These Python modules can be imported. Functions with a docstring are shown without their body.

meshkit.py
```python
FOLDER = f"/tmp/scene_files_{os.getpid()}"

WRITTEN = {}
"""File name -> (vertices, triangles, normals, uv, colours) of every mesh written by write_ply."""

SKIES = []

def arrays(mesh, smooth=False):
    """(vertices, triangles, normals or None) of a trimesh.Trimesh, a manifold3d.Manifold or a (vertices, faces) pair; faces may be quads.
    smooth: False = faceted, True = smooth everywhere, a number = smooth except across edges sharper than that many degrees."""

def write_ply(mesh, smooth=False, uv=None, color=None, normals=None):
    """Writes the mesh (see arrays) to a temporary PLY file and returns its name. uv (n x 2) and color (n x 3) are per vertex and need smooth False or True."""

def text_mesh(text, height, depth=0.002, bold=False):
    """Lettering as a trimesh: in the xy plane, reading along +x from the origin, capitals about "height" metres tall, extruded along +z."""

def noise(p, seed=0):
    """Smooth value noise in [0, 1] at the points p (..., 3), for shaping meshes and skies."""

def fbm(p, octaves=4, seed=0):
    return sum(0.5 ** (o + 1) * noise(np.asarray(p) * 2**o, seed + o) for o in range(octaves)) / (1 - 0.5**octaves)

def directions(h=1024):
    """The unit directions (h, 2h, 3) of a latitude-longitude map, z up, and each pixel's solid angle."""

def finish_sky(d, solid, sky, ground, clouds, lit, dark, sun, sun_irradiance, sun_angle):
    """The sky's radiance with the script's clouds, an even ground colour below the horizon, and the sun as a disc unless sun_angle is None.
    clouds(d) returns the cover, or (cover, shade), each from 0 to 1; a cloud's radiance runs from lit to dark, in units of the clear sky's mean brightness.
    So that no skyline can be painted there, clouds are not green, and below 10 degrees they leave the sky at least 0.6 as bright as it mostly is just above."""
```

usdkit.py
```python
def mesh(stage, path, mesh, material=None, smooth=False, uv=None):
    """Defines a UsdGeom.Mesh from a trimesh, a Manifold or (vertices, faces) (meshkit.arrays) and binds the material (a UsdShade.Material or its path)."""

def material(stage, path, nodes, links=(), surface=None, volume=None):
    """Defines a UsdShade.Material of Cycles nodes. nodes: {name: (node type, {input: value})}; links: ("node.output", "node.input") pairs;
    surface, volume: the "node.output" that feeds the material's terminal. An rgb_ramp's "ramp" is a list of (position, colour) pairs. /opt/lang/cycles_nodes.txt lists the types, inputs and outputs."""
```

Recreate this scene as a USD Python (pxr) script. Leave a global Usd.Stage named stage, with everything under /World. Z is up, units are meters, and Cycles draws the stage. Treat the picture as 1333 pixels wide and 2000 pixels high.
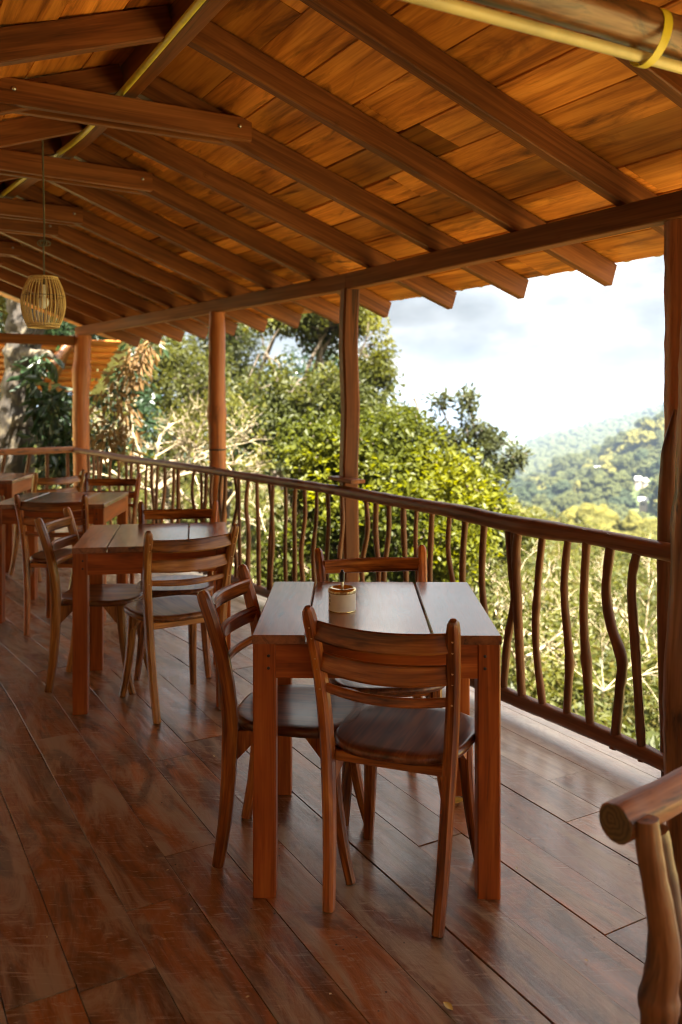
import math, random
import numpy as np
import trimesh
import usdkit, meshkit
from pxr import Gf, Sdf, Usd, UsdGeom, UsdLux, UsdShade, Vt

stage = Usd.Stage.CreateInMemory()
UsdGeom.SetStageUpAxis(stage, "Z")
UsdGeom.SetStageMetersPerUnit(stage, 1.0)
UsdGeom.Xform.Define(stage, "/World")
UsdGeom.Scope.Define(stage, "/World/Looks")

# ------------------------------------------------------------------ camera, sky, sun
EYE, F, HOR, CX = 1.425, 1700.0, 776.0, 666.5        # eye height; focal length, horizon row and centre column in photo pixels
cam = UsdGeom.Camera.Define(stage, "/World/camera")
cam.AddTranslateOp().Set((0, 0, EYE)); cam.AddRotateXOp().Set(90)
cam.CreateHorizontalApertureAttr(24.0); cam.CreateFocalLengthAttr(24.0 * F / 1333.0)
cam.CreateVerticalApertureAttr(36.0)
cam.CreateVerticalApertureOffsetAttr(-(1000.0 - HOR) / 1333.0 * 24.0)
cam.CreateFStopAttr(3.0); cam.CreateFocusDistanceAttr(2.75)
cam.CreateExposureAttr(4.12)
cam.CreateClippingRangeAttr((0.05, 30000.0))

SUN = np.array([0.30, -0.38, 0.875]); SUN = SUN / np.linalg.norm(SUN)
sun_el, sun_rot = math.asin(SUN[2]), math.atan2(SUN[0], SUN[1])
usdkit.material(stage, "/World/Looks/sky_light", {
    "sky": ("sky_texture", {"sky_type": "single_scattering", "sun_disc": False, "sun_elevation": sun_el, "sun_rotation": sun_rot, "air_density": 1.0, "aerosol_density": 2.0}),
    "tc": ("texture_coordinate", {}),
    "mp": ("mapping", {"scale": (1.0, 1.0, 2.2), "location": (0.37, 0.11, 0.2)}),
    "n1": ("noise_texture", {"scale": 2.6, "detail": 7.0, "roughness": 0.55, "distortion": 0.3}),
    "n2": ("noise_texture", {"scale": 5.5, "detail": 7.0, "roughness": 0.55}),
    "cov": ("rgb_ramp", {"ramp": [(0.30, (0.95,) * 3), (0.55, (1.0,) * 3)]}),
    "shade": ("rgb_ramp", {"ramp": [(0.38, (0.70, 0.70, 0.695)), (0.50, (1.2, 1.19, 1.16)), (0.58, (1.9, 1.84, 1.72)), (0.68, (6.0, 5.7, 5.1))]}),
    "sz": ("separate_xyz", {}), "el": ("map_range", {"from_min": 0.0, "from_max": 1.0, "to_min": 0.17, "to_max": 1.62, "clamp": True}), "ov": ("mix", {"mix_type": "multiply", "fac": 1.0}),   # overcast: the zenith three times the horizon
    "mix": ("mix", {}),
    "bg": ("background_shader", {"strength": 0.10}),
}, [("tc.generated", "mp.vector"), ("mp.vector", "n1.vector"), ("mp.vector", "n2.vector"), ("n1.fac", "cov.fac"), ("n2.fac", "shade.fac"),
    ("cov.color", "mix.fac"), ("sky.color", "mix.color1"), ("tc.generated", "sz.vector"), ("sz.z", "el.value"), ("shade.color", "ov.color1"), ("el.result", "ov.color2"), ("ov.color", "mix.color2"), ("mix.color", "bg.color")], surface="bg.background")
dome = UsdLux.DomeLight.Define(stage, "/World/sky")
UsdShade.MaterialBindingAPI.Apply(dome.GetPrim()).Bind(UsdShade.Material.Get(stage, "/World/Looks/sky_light"))
dome.GetPrim().SetCustomDataByKey("kind", "structure")
sun = UsdLux.DistantLight.Define(stage, "/World/sun")
sun.CreateIntensityAttr(1.1); sun.CreateAngleAttr(0.6); sun.CreateColorAttr(Gf.Vec3f(1.0, 0.93, 0.80))
sun.GetPrim().CreateAttribute("inputs:normalize", Sdf.ValueTypeNames.Bool).Set(True)
_z = Gf.Vec3d(*map(float, SUN))
sun.AddTransformOp().Set(Gf.Matrix4d().SetRotate(Gf.Rotation(Gf.Vec3d(0, 0, 1), _z)))
R = np.random.default_rng(7)


def W(px, py, d):
    """the point seen at photo pixel (px, py) at distance d ahead"""
    return np.array([(px - CX) / F * d, d, EYE - (py - HOR) / F * d])


def dist_at(py, z):
    return (EYE - z) * F / (py - HOR)


# ------------------------------------------------------------------ prims
_used = {}


def numbered(parent, name):
    k = (parent, name)
    _used[k] = _used.get(k, -1) + 1
    return f"{parent}/{name}" + (f"_{_used[k]:03d}" if _used[k] else "")


def tag(prim, label=None, cat=None, group=None, kind=None):
    for k, x in (("label", label), ("category", cat), ("group", group), ("kind", kind)):
        if x:
            prim.SetCustomDataByKey(k, x)
    return prim


class M:
    """one mesh: vertices, triangles, grain coordinates"""
    def __init__(s, v, f, g=None):
        s.v, s.f = np.asarray(v, float).reshape(-1, 3), np.asarray(f, int).reshape(-1, 3)
        s.g = s.v.copy() if g is None else np.asarray(g, float).reshape(-1, 3)

    def __add__(s, o):
        return M(np.vstack([s.v, o.v]), np.vstack([s.f, o.f + len(s.v)]), np.vstack([s.g, o.g]))

    def move(s, p):
        return M(s.v + np.asarray(p, float), s.f, s.g)

    def map(s, fn):
        return M(fn(s.v), s.f, s.g)

    def shift(s, g):
        return M(s.v, s.f, s.g + np.asarray(g, float))


def join(ms):
    ms = list(ms); n = np.cumsum([0] + [len(m.v) for m in ms])
    return M(np.vstack([m.v for m in ms]), np.vstack([m.f + a for m, a in zip(ms, n)]), np.vstack([m.g for m in ms]))


def flat(m):
    return M(m.v[m.f].reshape(-1, 3), np.arange(len(m.f) * 3).reshape(-1, 3), m.g[m.f].reshape(-1, 3))


def put(name, m, mat, parent=None, loc=None, normals=True, extra=None):
    """defines the mesh as one prim; loc is subtracted from world coordinates"""
    path = numbered(str(parent.GetPath()) if parent is not None else "/World", name)
    v = m.v - (np.asarray(loc, float) if loc is not None else 0)
    p = UsdGeom.Mesh.Define(stage, path)
    p.CreatePointsAttr(Vt.Vec3fArray.FromNumpy(v.astype(np.float32)))
    p.CreateFaceVertexCountsAttr(Vt.IntArray.FromNumpy(np.full(len(m.f), 3, np.int32)))
    p.CreateFaceVertexIndicesAttr(Vt.IntArray.FromNumpy(m.f.astype(np.int32).ravel()))
    p.CreateSubdivisionSchemeAttr("none")
    if normals:
        n = np.zeros_like(v); t = v[m.f]; fn = np.cross(t[:, 1] - t[:, 0], t[:, 2] - t[:, 0])
        for k in range(3):
            np.add.at(n, m.f[:, k], fn)
        L = np.linalg.norm(n, axis=1, keepdims=True)
        n = np.where(L > 0, n / np.maximum(L, 1e-30), [0, 0, 1.0])
        p.CreateNormalsAttr(Vt.Vec3fArray.FromNumpy(n.astype(np.float32))); p.SetNormalsInterpolation("vertex")
    UsdGeom.PrimvarsAPI(p).CreatePrimvar("grain", Sdf.ValueTypeNames.Vector3fArray, "vertex").Set(Vt.Vec3fArray.FromNumpy(m.g.astype(np.float32)))
    UsdShade.MaterialBindingAPI.Apply(p.GetPrim()).Bind(mat)
    return p.GetPrim()


def thing(name, label, cat, loc=(0, 0, 0), rotz=0.0, group=None, kind=None):
    x = UsdGeom.Xform.Define(stage, numbered("/World", name))
    x.AddTranslateOp().Set(tuple(map(float, loc)))
    if rotz:
        x.AddRotateZOp().Set(float(rotz))
    return tag(x.GetPrim(), label, cat, group, kind)


def copy_of(root, name, label, loc, rotz):
    was = root.GetCustomData()
    r = thing(name, label, was["category"], loc, rotz, was.get("group"))
    r.GetReferences().AddInternalReference(root.GetPath()); r.SetInstanceable(True)
    return r


# ------------------------------------------------------------------ shapes
def rrect(w, h, c):
    """chamfered rectangle profile, w across, h up"""
    a, b = w / 2, h / 2
    return np.array([(-a + c, -b), (a - c, -b), (a, -b + c), (a, b - c), (a - c, b), (-a + c, b), (-a, b - c), (-a, -b + c)])


def circ(n, r=1.0, wob=0.0, rng=None):
    t = np.arange(n) / n * 2 * np.pi
    q = np.full(n, r)
    if wob:
        q = q * (1 + wob * rng.normal(size=n))
    return np.stack([np.cos(t) * q, np.sin(t) * q], 1)


def loft(path, prof, up=(0, 0, 1), scale=None, hard=True, caps=True, taper_end=0.0):
    """sweeps the profile (x across, y up) along the path; grain runs along it"""
    P = np.asarray(path, float); n = len(P); m = len(prof)
    T = np.gradient(P, axis=0) if n > 2 else np.repeat((P[1:] - P[:1]), 2, 0)
    T = T / np.linalg.norm(T, axis=1, keepdims=True)
    up = np.broadcast_to(np.asarray(up, float), P.shape)
    X = np.cross(T, up); X /= np.maximum(np.linalg.norm(X, axis=1, keepdims=True), 1e-9)
    Y = np.cross(X, T)
    S = np.ones((n, 2)) if scale is None else np.asarray(scale, float)
    if S.ndim == 1:
        S = np.stack([S, S], 1)
    A = np.concatenate([[0], np.cumsum(np.linalg.norm(np.diff(P, axis=0), axis=1))])
    q = prof[None] * S[:, None, :]
    ring = P[:, None] + q[..., :1] * X[:, None] + q[..., 1:] * Y[:, None]
    gr = np.concatenate([np.broadcast_to(A[:, None, None], (n, m, 1)), q], 2)
    vs, fs, gs, base = [], [], [], 0
    if hard:
        i, j = np.arange(m), (np.arange(m) + 1) % m
        v = np.stack([ring[:, i], ring[:, j]], 2); g = np.stack([gr[:, i], gr[:, j]], 2)      # n,m,2,3
        idx = np.arange(n * m * 2).reshape(n, m, 2)
        a, b, c, d = idx[:-1, :, 0], idx[:-1, :, 1], idx[1:, :, 1], idx[1:, :, 0]
        vs.append(v.reshape(-1, 3)); gs.append(g.reshape(-1, 3))
    else:
        idx = np.arange(n * m).reshape(n, m)
        a, b, c, d = idx[:-1], np.roll(idx[:-1], -1, 1), np.roll(idx[1:], -1, 1), idx[1:]
        vs.append(ring.reshape(-1, 3)); gs.append(gr.reshape(-1, 3))
    fs += [np.stack([a, c, b], -1).reshape(-1, 3), np.stack([a, d, c], -1).reshape(-1, 3)]
    base = len(vs[0])
    if caps:
        for k, sgn in ((0, 1), (n - 1, -1)):
            vs.append(ring[k]); gs.append(gr[k] + [0, 0, 0])
            t = np.stack([np.zeros(m - 2, int), np.arange(1, m - 1), np.arange(2, m)], 1) + base
            fs.append(t if sgn > 0 else t[:, ::-1]); base += m
    return M(np.vstack(vs), np.vstack(fs), np.vstack(gs))


def beam(p, q, w, h, c=0.004, up=(0, 0, 1), off=None, n=2):
    p, q = np.asarray(p, float), np.asarray(q, float)
    t = np.linspace(0, 1, n)[:, None]
    m = loft(p + (q - p) * t, rrect(w, h, c), up)
    return m.shift(R.uniform(-40, 40, 3) if off is None else off)


def smoothpath(pts, n):
    """Catmull-Rom through pts"""
    P = np.asarray(pts, float)
    if len(P) == 2:
        return P[0] + (P[1] - P[0]) * np.linspace(0, 1, n)[:, None]
    P = np.vstack([2 * P[0] - P[1], P, 2 * P[-1] - P[-2]])
    u = np.linspace(0, len(P) - 3 - 1e-9, n); i = u.astype(int); t = (u - i)[:, None]
    a, b, c, d = P[i], P[i + 1], P[i + 2], P[i + 3]
    return 0.5 * (2 * b + (c - a) * t + (2 * a - 5 * b + 4 * c - d) * t ** 2 + (3 * b - a - 3 * c + d) * t ** 3)


def log(pts, r, n=24, sides=14, wob=0.05, rng=R, taper=None, up=(0, 0, 1), knots=0.0):
    """round natural stem with uneven girth"""
    P = smoothpath(pts, n)
    k = rng.normal(size=n); k = np.convolve(np.pad(k, 3, mode="edge"), np.ones(7) / 7, "valid")
    s = r * (1 + wob * 2.2 * k)
    if taper is not None:
        s = s * np.interp(np.linspace(0, 1, n), np.linspace(0, 1, len(taper)), taper)
    if knots:
        for _ in range(max(1, int(knots))):
            c = rng.uniform(0.1, 0.9)
            s = s * (1 + rng.uniform(.10, .22) * np.exp(-((np.linspace(0, 1, n) - c) / 0.025) ** 2))
    m = loft(P, circ(sides, 1.0, 0.035, rng), up, s, hard=False)
    h = meshkit.fbm(m.v * np.array([26.0, 26.0, 26.0]) + rng.uniform(0, 90, 3), 3, 4)[:, None] - 0.5
    near_ = P[np.argmin(((m.v[:, None] - P[None]) ** 2).sum(2), 1)]
    m.v = m.v + (m.v - near_) * h * (0.34 if r < 0.025 else 0.16)
    return m.shift(rng.uniform(-40, 40, 3))


def tube(pts, r, sides=6, n=None, up=(0.13, 0.2, 1)):
    P = np.asarray(pts, float) if n is None else smoothpath(pts, n)
    s = np.full(len(P), r) if np.ndim(r) == 0 else np.interp(np.linspace(0, 1, len(P)), np.linspace(0, 1, len(r)), r)
    return loft(P, circ(sides), up, s, hard=False)


def lathe(prof, n=32, cap=True):
    """prof: (r, z) from bottom to top, hard edges kept by doubling points in the list"""
    prof = np.asarray(prof, float); k = len(prof)
    t = np.arange(n) / n * 2 * np.pi
    v = np.stack([prof[:, None, 0] * np.cos(t), prof[:, None, 0] * np.sin(t), np.broadcast_to(prof[:, None, 1], (k, n))], -1)
    idx = np.arange(k * n).reshape(k, n)
    a, b, c, d = idx[:-1], np.roll(idx[:-1], -1, 1), np.roll(idx[1:], -1, 1), idx[1:]
    return M(v.reshape(-1, 3), np.vstack([np.stack([a, b, c], -1).reshape(-1, 3), np.stack([a, c, d], -1).reshape(-1, 3)]))


# ------------------------------------------------------------------ materials
def look(name, nodes, links, surface):
    return usdkit.material(stage, "/World/Looks/" + name, nodes, links, surface=surface)


def wood(name, ramp, rough=(0.35, 0.6), stretch=(1.3, 22, 22), tone=0.35, bump=0.25, coat=0.0, blotch=None, spec=0.5):
    """grain from the mesh's own length axis; blotch = (colour, scale, lo, hi): stains of their own shape"""
    nodes = {
        "at": ("attribute", {"attribute": "grain"}),
        "mp": ("mapping", {"scale": stretch}),
        "n1": ("noise_texture", {"scale": 1.0, "detail": 6.0, "roughness": 0.62, "distortion": 0.9}),
        "mp2": ("mapping", {"scale": (stretch[0] * 2.0, stretch[1] * 6, stretch[2] * 6)}),
        "n2": ("noise_texture", {"scale": 1.0, "detail": 3.0, "roughness": 0.6}),
        "n3": ("noise_texture", {"scale": 1.1, "detail": 3.0}),
        "gm": ("math", {"math_type": "multiply_add", "value2": 0.28, "value3": -0.14}),
        "ga": ("math", {"math_type": "add"}),
        "rp": ("rgb_ramp", {"ramp": ramp}),
        "oi": ("object_info", {}),
        "ov": ("map_range", {"from_min": 0.0, "from_max": 1.0, "to_min": 1 - tone * 0.6, "to_max": 1 + tone * 0.6}),
        "tv": ("map_range", {"from_min": 0.25, "from_max": 0.75, "to_min": 1 - tone, "to_max": 1 + tone}),
        "mm": ("math", {"math_type": "multiply"}),
        "cv": ("hsv", {}),
        "rr": ("map_range", {"from_min": 0.3, "from_max": 0.7, "to_min": rough[0], "to_max": rough[1]}),
        "bp": ("bump", {"strength": bump, "distance": 0.004}),
        "p": ("principled_bsdf", {"coat_weight": coat, "coat_roughness": 0.12, "specular_ior_level": spec}),
    }
    links = [("at.vector", "mp.vector"), ("mp.vector", "n1.vector"), ("at.vector", "mp2.vector"), ("mp2.vector", "n2.vector"), ("at.vector", "n3.vector"),
             ("n2.fac", "gm.value1"), ("gm.value", "ga.value1"), ("n1.fac", "ga.value2"), ("ga.value", "rp.fac"),
             ("oi.random", "ov.value"), ("n3.fac", "tv.value"), ("ov.result", "mm.value1"), ("tv.result", "mm.value2"), ("mm.value", "cv.value"), ("rp.color", "cv.color"),
             ("n3.fac", "rr.value"), ("rr.result", "p.roughness"), ("ga.value", "bp.height"), ("bp.normal", "p.normal")]
    out = "cv.color"
    if blotch:
        col, sc, lo, hi = blotch
        nodes["mp4"] = ("mapping", {"scale": sc})
        nodes["n4"] = ("noise_texture", {"scale": 1.0, "detail": 7.0, "roughness": 0.65, "distortion": 1.2})
        nodes["br"] = ("map_range", {"from_min": lo, "from_max": hi, "to_min": 0.0, "to_max": 1.0, "clamp": True})
        nodes["bm"] = ("mix", {"color2": col})
        links += [("at.vector", "mp4.vector"), ("mp4.vector", "n4.vector"), ("n4.fac", "br.value"), ("br.result", "bm.fac"), (out, "bm.color1")]
        out = "bm.color"
    links.append((out, "p.base_color"))
    return look(name, nodes, links, "p.BSDF")


WD_CEIL = wood("ceiling_wood", [(0.28, (0.14, 0.036, 0.006)), (0.45, (0.40, 0.125, 0.018)), (0.60, (0.56, 0.20, 0.030)), (0.8, (0.66, 0.28, 0.06))], (0.35, 0.55), (1.1, 15, 15), 0.50, 0.3, blotch=((0.12, 0.034, 0.008), (1.4, 7, 7), 0.53, 0.70), spec=0.2)
WD_RAFT = wood("rafter_wood", [(0.25, (0.06, 0.017, 0.005)), (0.5, (0.155, 0.046, 0.011)), (0.75, (0.26, 0.088, 0.022))], (0.4, 0.62), (1.2, 26, 26), 0.22, 0.3, blotch=((0.09, 0.03, 0.010), (1.2, 9, 9), 0.58, 0.78), spec=0.2)
WD_BEAM = wood("beam_wood", [(0.25, (0.07, 0.024, 0.008)), (0.5, (0.15, 0.052, 0.016)), (0.8, (0.24, 0.09, 0.028))], (0.6, 0.8), (1.0, 26, 26), 0.2, 0.35, spec=0.1)
WD_POST = wood("post_wood", [(0.25, (0.12, 0.036, 0.012)), (0.5, (0.29, 0.085, 0.024)), (0.78, (0.42, 0.15, 0.042))], (0.3, 0.5), (0.9, 20, 20), 0.22, 0.4, blotch=((0.05, 0.018, 0.009), (0.9, 16, 16), 0.60, 0.74), spec=0.3)
WD_SQ = wood("square_post_wood", [(0.25, (0.035, 0.011, 0.005)), (0.5, (0.10, 0.029, 0.008)), (0.78, (0.17, 0.052, 0.014))], (0.4, 0.6), (0.9, 20, 20), 0.22, 0.4, blotch=((0.03, 0.012, 0.007), (0.9, 16, 16), 0.56, 0.66), spec=0.2)
WD_RAIL = wood("rail_wood", [(0.25, (0.055, 0.020, 0.009)), (0.5, (0.13, 0.046, 0.018)), (0.8, (0.24, 0.090, 0.034))], (0.32, 0.5), (1.5, 26, 26), 0.25, 0.5, spec=0.22)
WD_LOG = wood("varnished_log", [(0.28, (0.06, 0.022, 0.009)), (0.5, (0.30, 0.115, 0.036)), (0.75, (0.52, 0.25, 0.10))], (0.30, 0.5), (1.6, 24, 24), 0.4, 0.6, blotch=((0.04, 0.018, 0.010), (3.0, 12, 12), 0.52, 0.64))
WD_TABLE = wood("table_wood", [(0.25, (0.12, 0.025, 0.005)), (0.5, (0.32, 0.072, 0.012)), (0.78, (0.50, 0.145, 0.026))], (0.28, 0.45), (1.6, 24, 24), 0.2, 0.3, blotch=((0.07, 0.022, 0.010), (2.0, 12, 12), 0.62, 0.74), spec=0.28)
WD_TOP = wood("table_top_wood", [(0.25, (0.07, 0.024, 0.010)), (0.5, (0.20, 0.066, 0.022)), (0.78, (0.32, 0.115, 0.04))], (0.16, 0.30), (2.0, 18, 18), 0.25, 0.35, coat=0.55, blotch=((0.04, 0.016, 0.009), (2.4, 13, 13), 0.54, 0.66))
WD_CHAIR = wood("chair_wood", [(0.30, (0.05, 0.011, 0.003)), (0.44, (0.19, 0.046, 0.008)), (0.56, (0.36, 0.098, 0.015)), (0.70, (0.56, 0.20, 0.036))], (0.22, 0.34), (2.4, 26, 26), 0.3, 0.2, coat=0.12, spec=0.4)
WD_HONEY = wood("honey_chair_wood", [(0.30, (0.075, 0.022, 0.006)), (0.44, (0.24, 0.085, 0.018)), (0.56, (0.42, 0.165, 0.034)), (0.70, (0.60, 0.29, 0.07))], (0.22, 0.34), (2.4, 26, 26), 0.3, 0.2, coat=0.12, spec=0.4)
WD_HSEAT = wood("honey_seat_wood", [(0.30, (0.08, 0.026, 0.009)), (0.5, (0.24, 0.085, 0.025)), (0.70, (0.40, 0.17, 0.05))], (0.22, 0.34), (1.6, 20, 20), 0.3, 0.15, coat=0.15)
WD_SEAT = wood("seat_wood", [(0.30, (0.045, 0.013, 0.006)), (0.5, (0.15, 0.043, 0.016)), (0.70, (0.30, 0.100, 0.034))], (0.22, 0.34), (1.6, 20, 20), 0.3, 0.15, coat=0.15)
WD_DARK = wood("wall_wood", [(0.25, (0.05, 0.02, 0.010)), (0.5, (0.11, 0.042, 0.018)), (0.8, (0.18, 0.075, 0.032))], (0.5, 0.7), (1.0, 20, 20), 0.2, 0.3)
RATTAN = wood("rattan", [(0.25, (0.40, 0.24, 0.08)), (0.5, (0.62, 0.42, 0.17)), (0.8, (0.75, 0.55, 0.27))], (0.4, 0.6), (6, 60, 60), 0.2, 0.2)


def floor_look(name, wear_sheen):
    nodes = {
        "at": ("attribute", {"attribute": "grain"}),
        "geo": ("geometry", {}),
        "mp": ("mapping", {"scale": (1.2, 16, 16)}),
        "n1": ("noise_texture", {"scale": 1.0, "detail": 6.0, "roughness": 0.65, "distortion": 1.0}),
        "rp": ("rgb_ramp", {"ramp": [(0.25, (0.10, 0.033, 0.010)), (0.5, (0.26, 0.086, 0.024)), (0.78, (0.40, 0.145, 0.044))]}),
        "oi": ("object_info", {}),
        "ov": ("map_range", {"from_min": 0.0, "from_max": 1.0, "to_min": 0.62, "to_max": 1.3}),
        "hv": ("hsv", {}),
        # dull grey wear patches; paler by the railing, with sky sheen painted in
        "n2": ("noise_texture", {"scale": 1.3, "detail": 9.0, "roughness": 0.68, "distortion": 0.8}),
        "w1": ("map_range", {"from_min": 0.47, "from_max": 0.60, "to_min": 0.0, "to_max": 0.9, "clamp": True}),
        "w1b": ("math", {"math_type": "multiply_add", "value2": 1 - 0.62 * wear_sheen, "value3": 0.62 * wear_sheen}),
        "m1": ("mix", {"color2": tuple(np.array([0.32, 0.21, 0.12]) * (1 - wear_sheen) + np.array([0.60, 0.47, 0.345]) * wear_sheen)}),
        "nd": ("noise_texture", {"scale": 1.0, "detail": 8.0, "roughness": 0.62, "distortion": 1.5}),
        "w3": ("map_range", {"from_min": 0.50, "from_max": 0.60, "to_min": 0.0, "to_max": 0.62 - 0.4 * wear_sheen, "clamp": True}),
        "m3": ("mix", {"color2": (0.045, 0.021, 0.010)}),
        # thin scratches and scuffs
        "mpw": ("mapping", {"scale": (1.6, 5.5, 5.5)}),
        "mp3": ("mapping", {"scale": (5, 34, 34), "rotation": (0, 0, 0.5)}),
        "n3": ("noise_texture", {"scale": 1.0, "detail": 8.0, "roughness": 0.75, "distortion": 2.2}),
        "w2": ("map_range", {"from_min": 0.56, "from_max": 0.66, "to_min": 0.0, "to_max": 0.7, "clamp": True}),
        "m2": ("mix", {"color2": (0.42, 0.32, 0.22)}),
        "rr": ("map_range", {"from_min": 0.35, "from_max": 0.65, "to_min": 0.18, "to_max": 0.42, "clamp": True}),
        "ra": ("math", {"math_type": "multiply_add", "value2": 0.25}),
        "bp": ("bump", {"strength": 0.35, "distance": 0.006}),
        "ba": ("math", {"math_type": "multiply_add", "value2": 0.9}),
        "p": ("principled_bsdf", {"specular_ior_level": 0.75, "coat_weight": 0.35, "coat_roughness": 0.24, "coat_ior": 1.6}),
    }
    links = [("at.vector", "mp.vector"), ("mp.vector", "n1.vector"), ("n1.fac", "rp.fac"), ("oi.random", "ov.value"), ("ov.result", "hv.value"), ("rp.color", "hv.color"),
             ("at.vector", "mpw.vector"), ("mpw.vector", "n2.vector"), ("mpw.vector", "nd.vector"), ("n2.fac", "w1.value"), ("w1.result", "w1b.value1"), ("w1b.value", "m1.fac"), ("hv.color", "m1.color1"),
             ("nd.fac", "w3.value"), ("w3.result", "m3.fac"), ("m1.color", "m3.color1"),
             ("geo.position", "mp3.vector"), ("mp3.vector", "n3.vector"), ("n3.fac", "w2.value"), ("w2.result", "m2.fac"), ("m3.color", "m2.color1"), ("m2.color", "p.base_color"),
             ("n2.fac", "rr.value"), ("w2.result", "ra.value1"), ("rr.result", "ra.value3"), ("ra.value", "p.roughness"),
             ("n2.fac", "ba.value1"), ("n1.fac", "ba.value3"), ("ba.value", "bp.height"), ("bp.normal", "p.normal")]
    return look(name, nodes, links, "p.BSDF")


END_GRAIN = look("end_grain", {
    "at": ("attribute", {"attribute": "grain"}), "n": ("noise_texture", {"scale": 40.0, "detail": 4.0}), "mp": ("mapping", {"location": (0.0, 0.009, -0.006)}), "wv": ("wave_texture", {"wave_type": "rings", "rings_direction": "x", "scale": 34.0, "distortion": 5.0, "detail": 3.0, "detail_scale": 2.0}),
    "rp": ("rgb_ramp", {"ramp": [(0.1, (0.09, 0.048, 0.015)), (0.6, (0.14, 0.078, 0.024)), (0.95, (0.18, 0.105, 0.034))]}), "p": ("principled_bsdf", {"roughness": 0.55})},
    [("at.vector", "mp.vector"), ("mp.vector", "wv.vector"), ("wv.fac", "rp.fac"), ("rp.color", "p.base_color")], "p.BSDF")
WD_FLOOR = [floor_look("floor_wood", 0.0), floor_look("floor_wood_worn_sheen", 0.45), floor_look("floor_wood_bleached_sheen", 0.9)]  # paler levels: bleached wood plus sky sheen put into the colour


def plain(name, col, rough=0.5, metal=0.0, var=0.12, scale=20.0, **kw):
    return look(name, {
        "tc": ("texture_coordinate", {}), "n": ("noise_texture", {"scale": scale, "detail": 4.0}),
        "mr": ("map_range", {"from_min": 0.3, "from_max": 0.7, "to_min": 1 - var, "to_max": 1 + var}),
        "hv": ("hsv", {"color": col}), "p": ("principled_bsdf", {"roughness": rough, "metallic": metal, **kw})},
        [("tc.object", "n.vector"), ("n.fac", "mr.value"), ("mr.result", "hv.value"), ("hv.color", "p.base_color")], "p.BSDF")


YELLOW = plain("yellow_conduit", (0.62, 0.50, 0.045), 0.4)
CREAM = plain("cream_pipe", (0.66, 0.52, 0.20), 0.35, var=0.25, scale=8)
TAPE = plain("yellow_tape", (0.75, 0.58, 0.03), 0.45)
CORD = plain("dark_cord", (0.10, 0.085, 0.05), 0.7)
CERAMIC = plain("cream_ceramic", (0.80, 0.76, 0.67), 0.3, var=0.08)
BRASS = plain("brass", (0.72, 0.55, 0.26), 0.16, 1.0)
STEEL = plain("steel", (0.55, 0.53, 0.5), 0.25, 1.0)
BLACK = plain("black_plastic", (0.02, 0.02, 0.02), 0.3)
PRINT = plain("grey_print", (0.25, 0.22, 0.18), 0.5)
DARKGAP = plain("dark_peg", (0.03, 0.014, 0.008), 0.6)
DOWEL = plain("pale_dowel", (0.55, 0.33, 0.12), 0.4)
WHITE = plain("white_fitting", (0.72, 0.70, 0.64), 0.4)
GLASS = plain("bulb_glass", (0.85, 0.84, 0.78), 0.12, var=0.02)
SHEET = plain("roof_sheet", (0.34, 0.27, 0.20), 0.6, var=0.3, scale=3)
FASCIA = plain("pale_green_fascia", (0.46, 0.50, 0.32), 0.6, var=0.15, scale=6)
PLASTER = plain("cream_paint", (0.78, 0.66, 0.49), 0.7, var=0.08, scale=3)  # pale tone picked so the unseen walls bounce warm fill
GUST = plain("underfloor", (0.05, 0.035, 0.025), 0.8)


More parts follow.
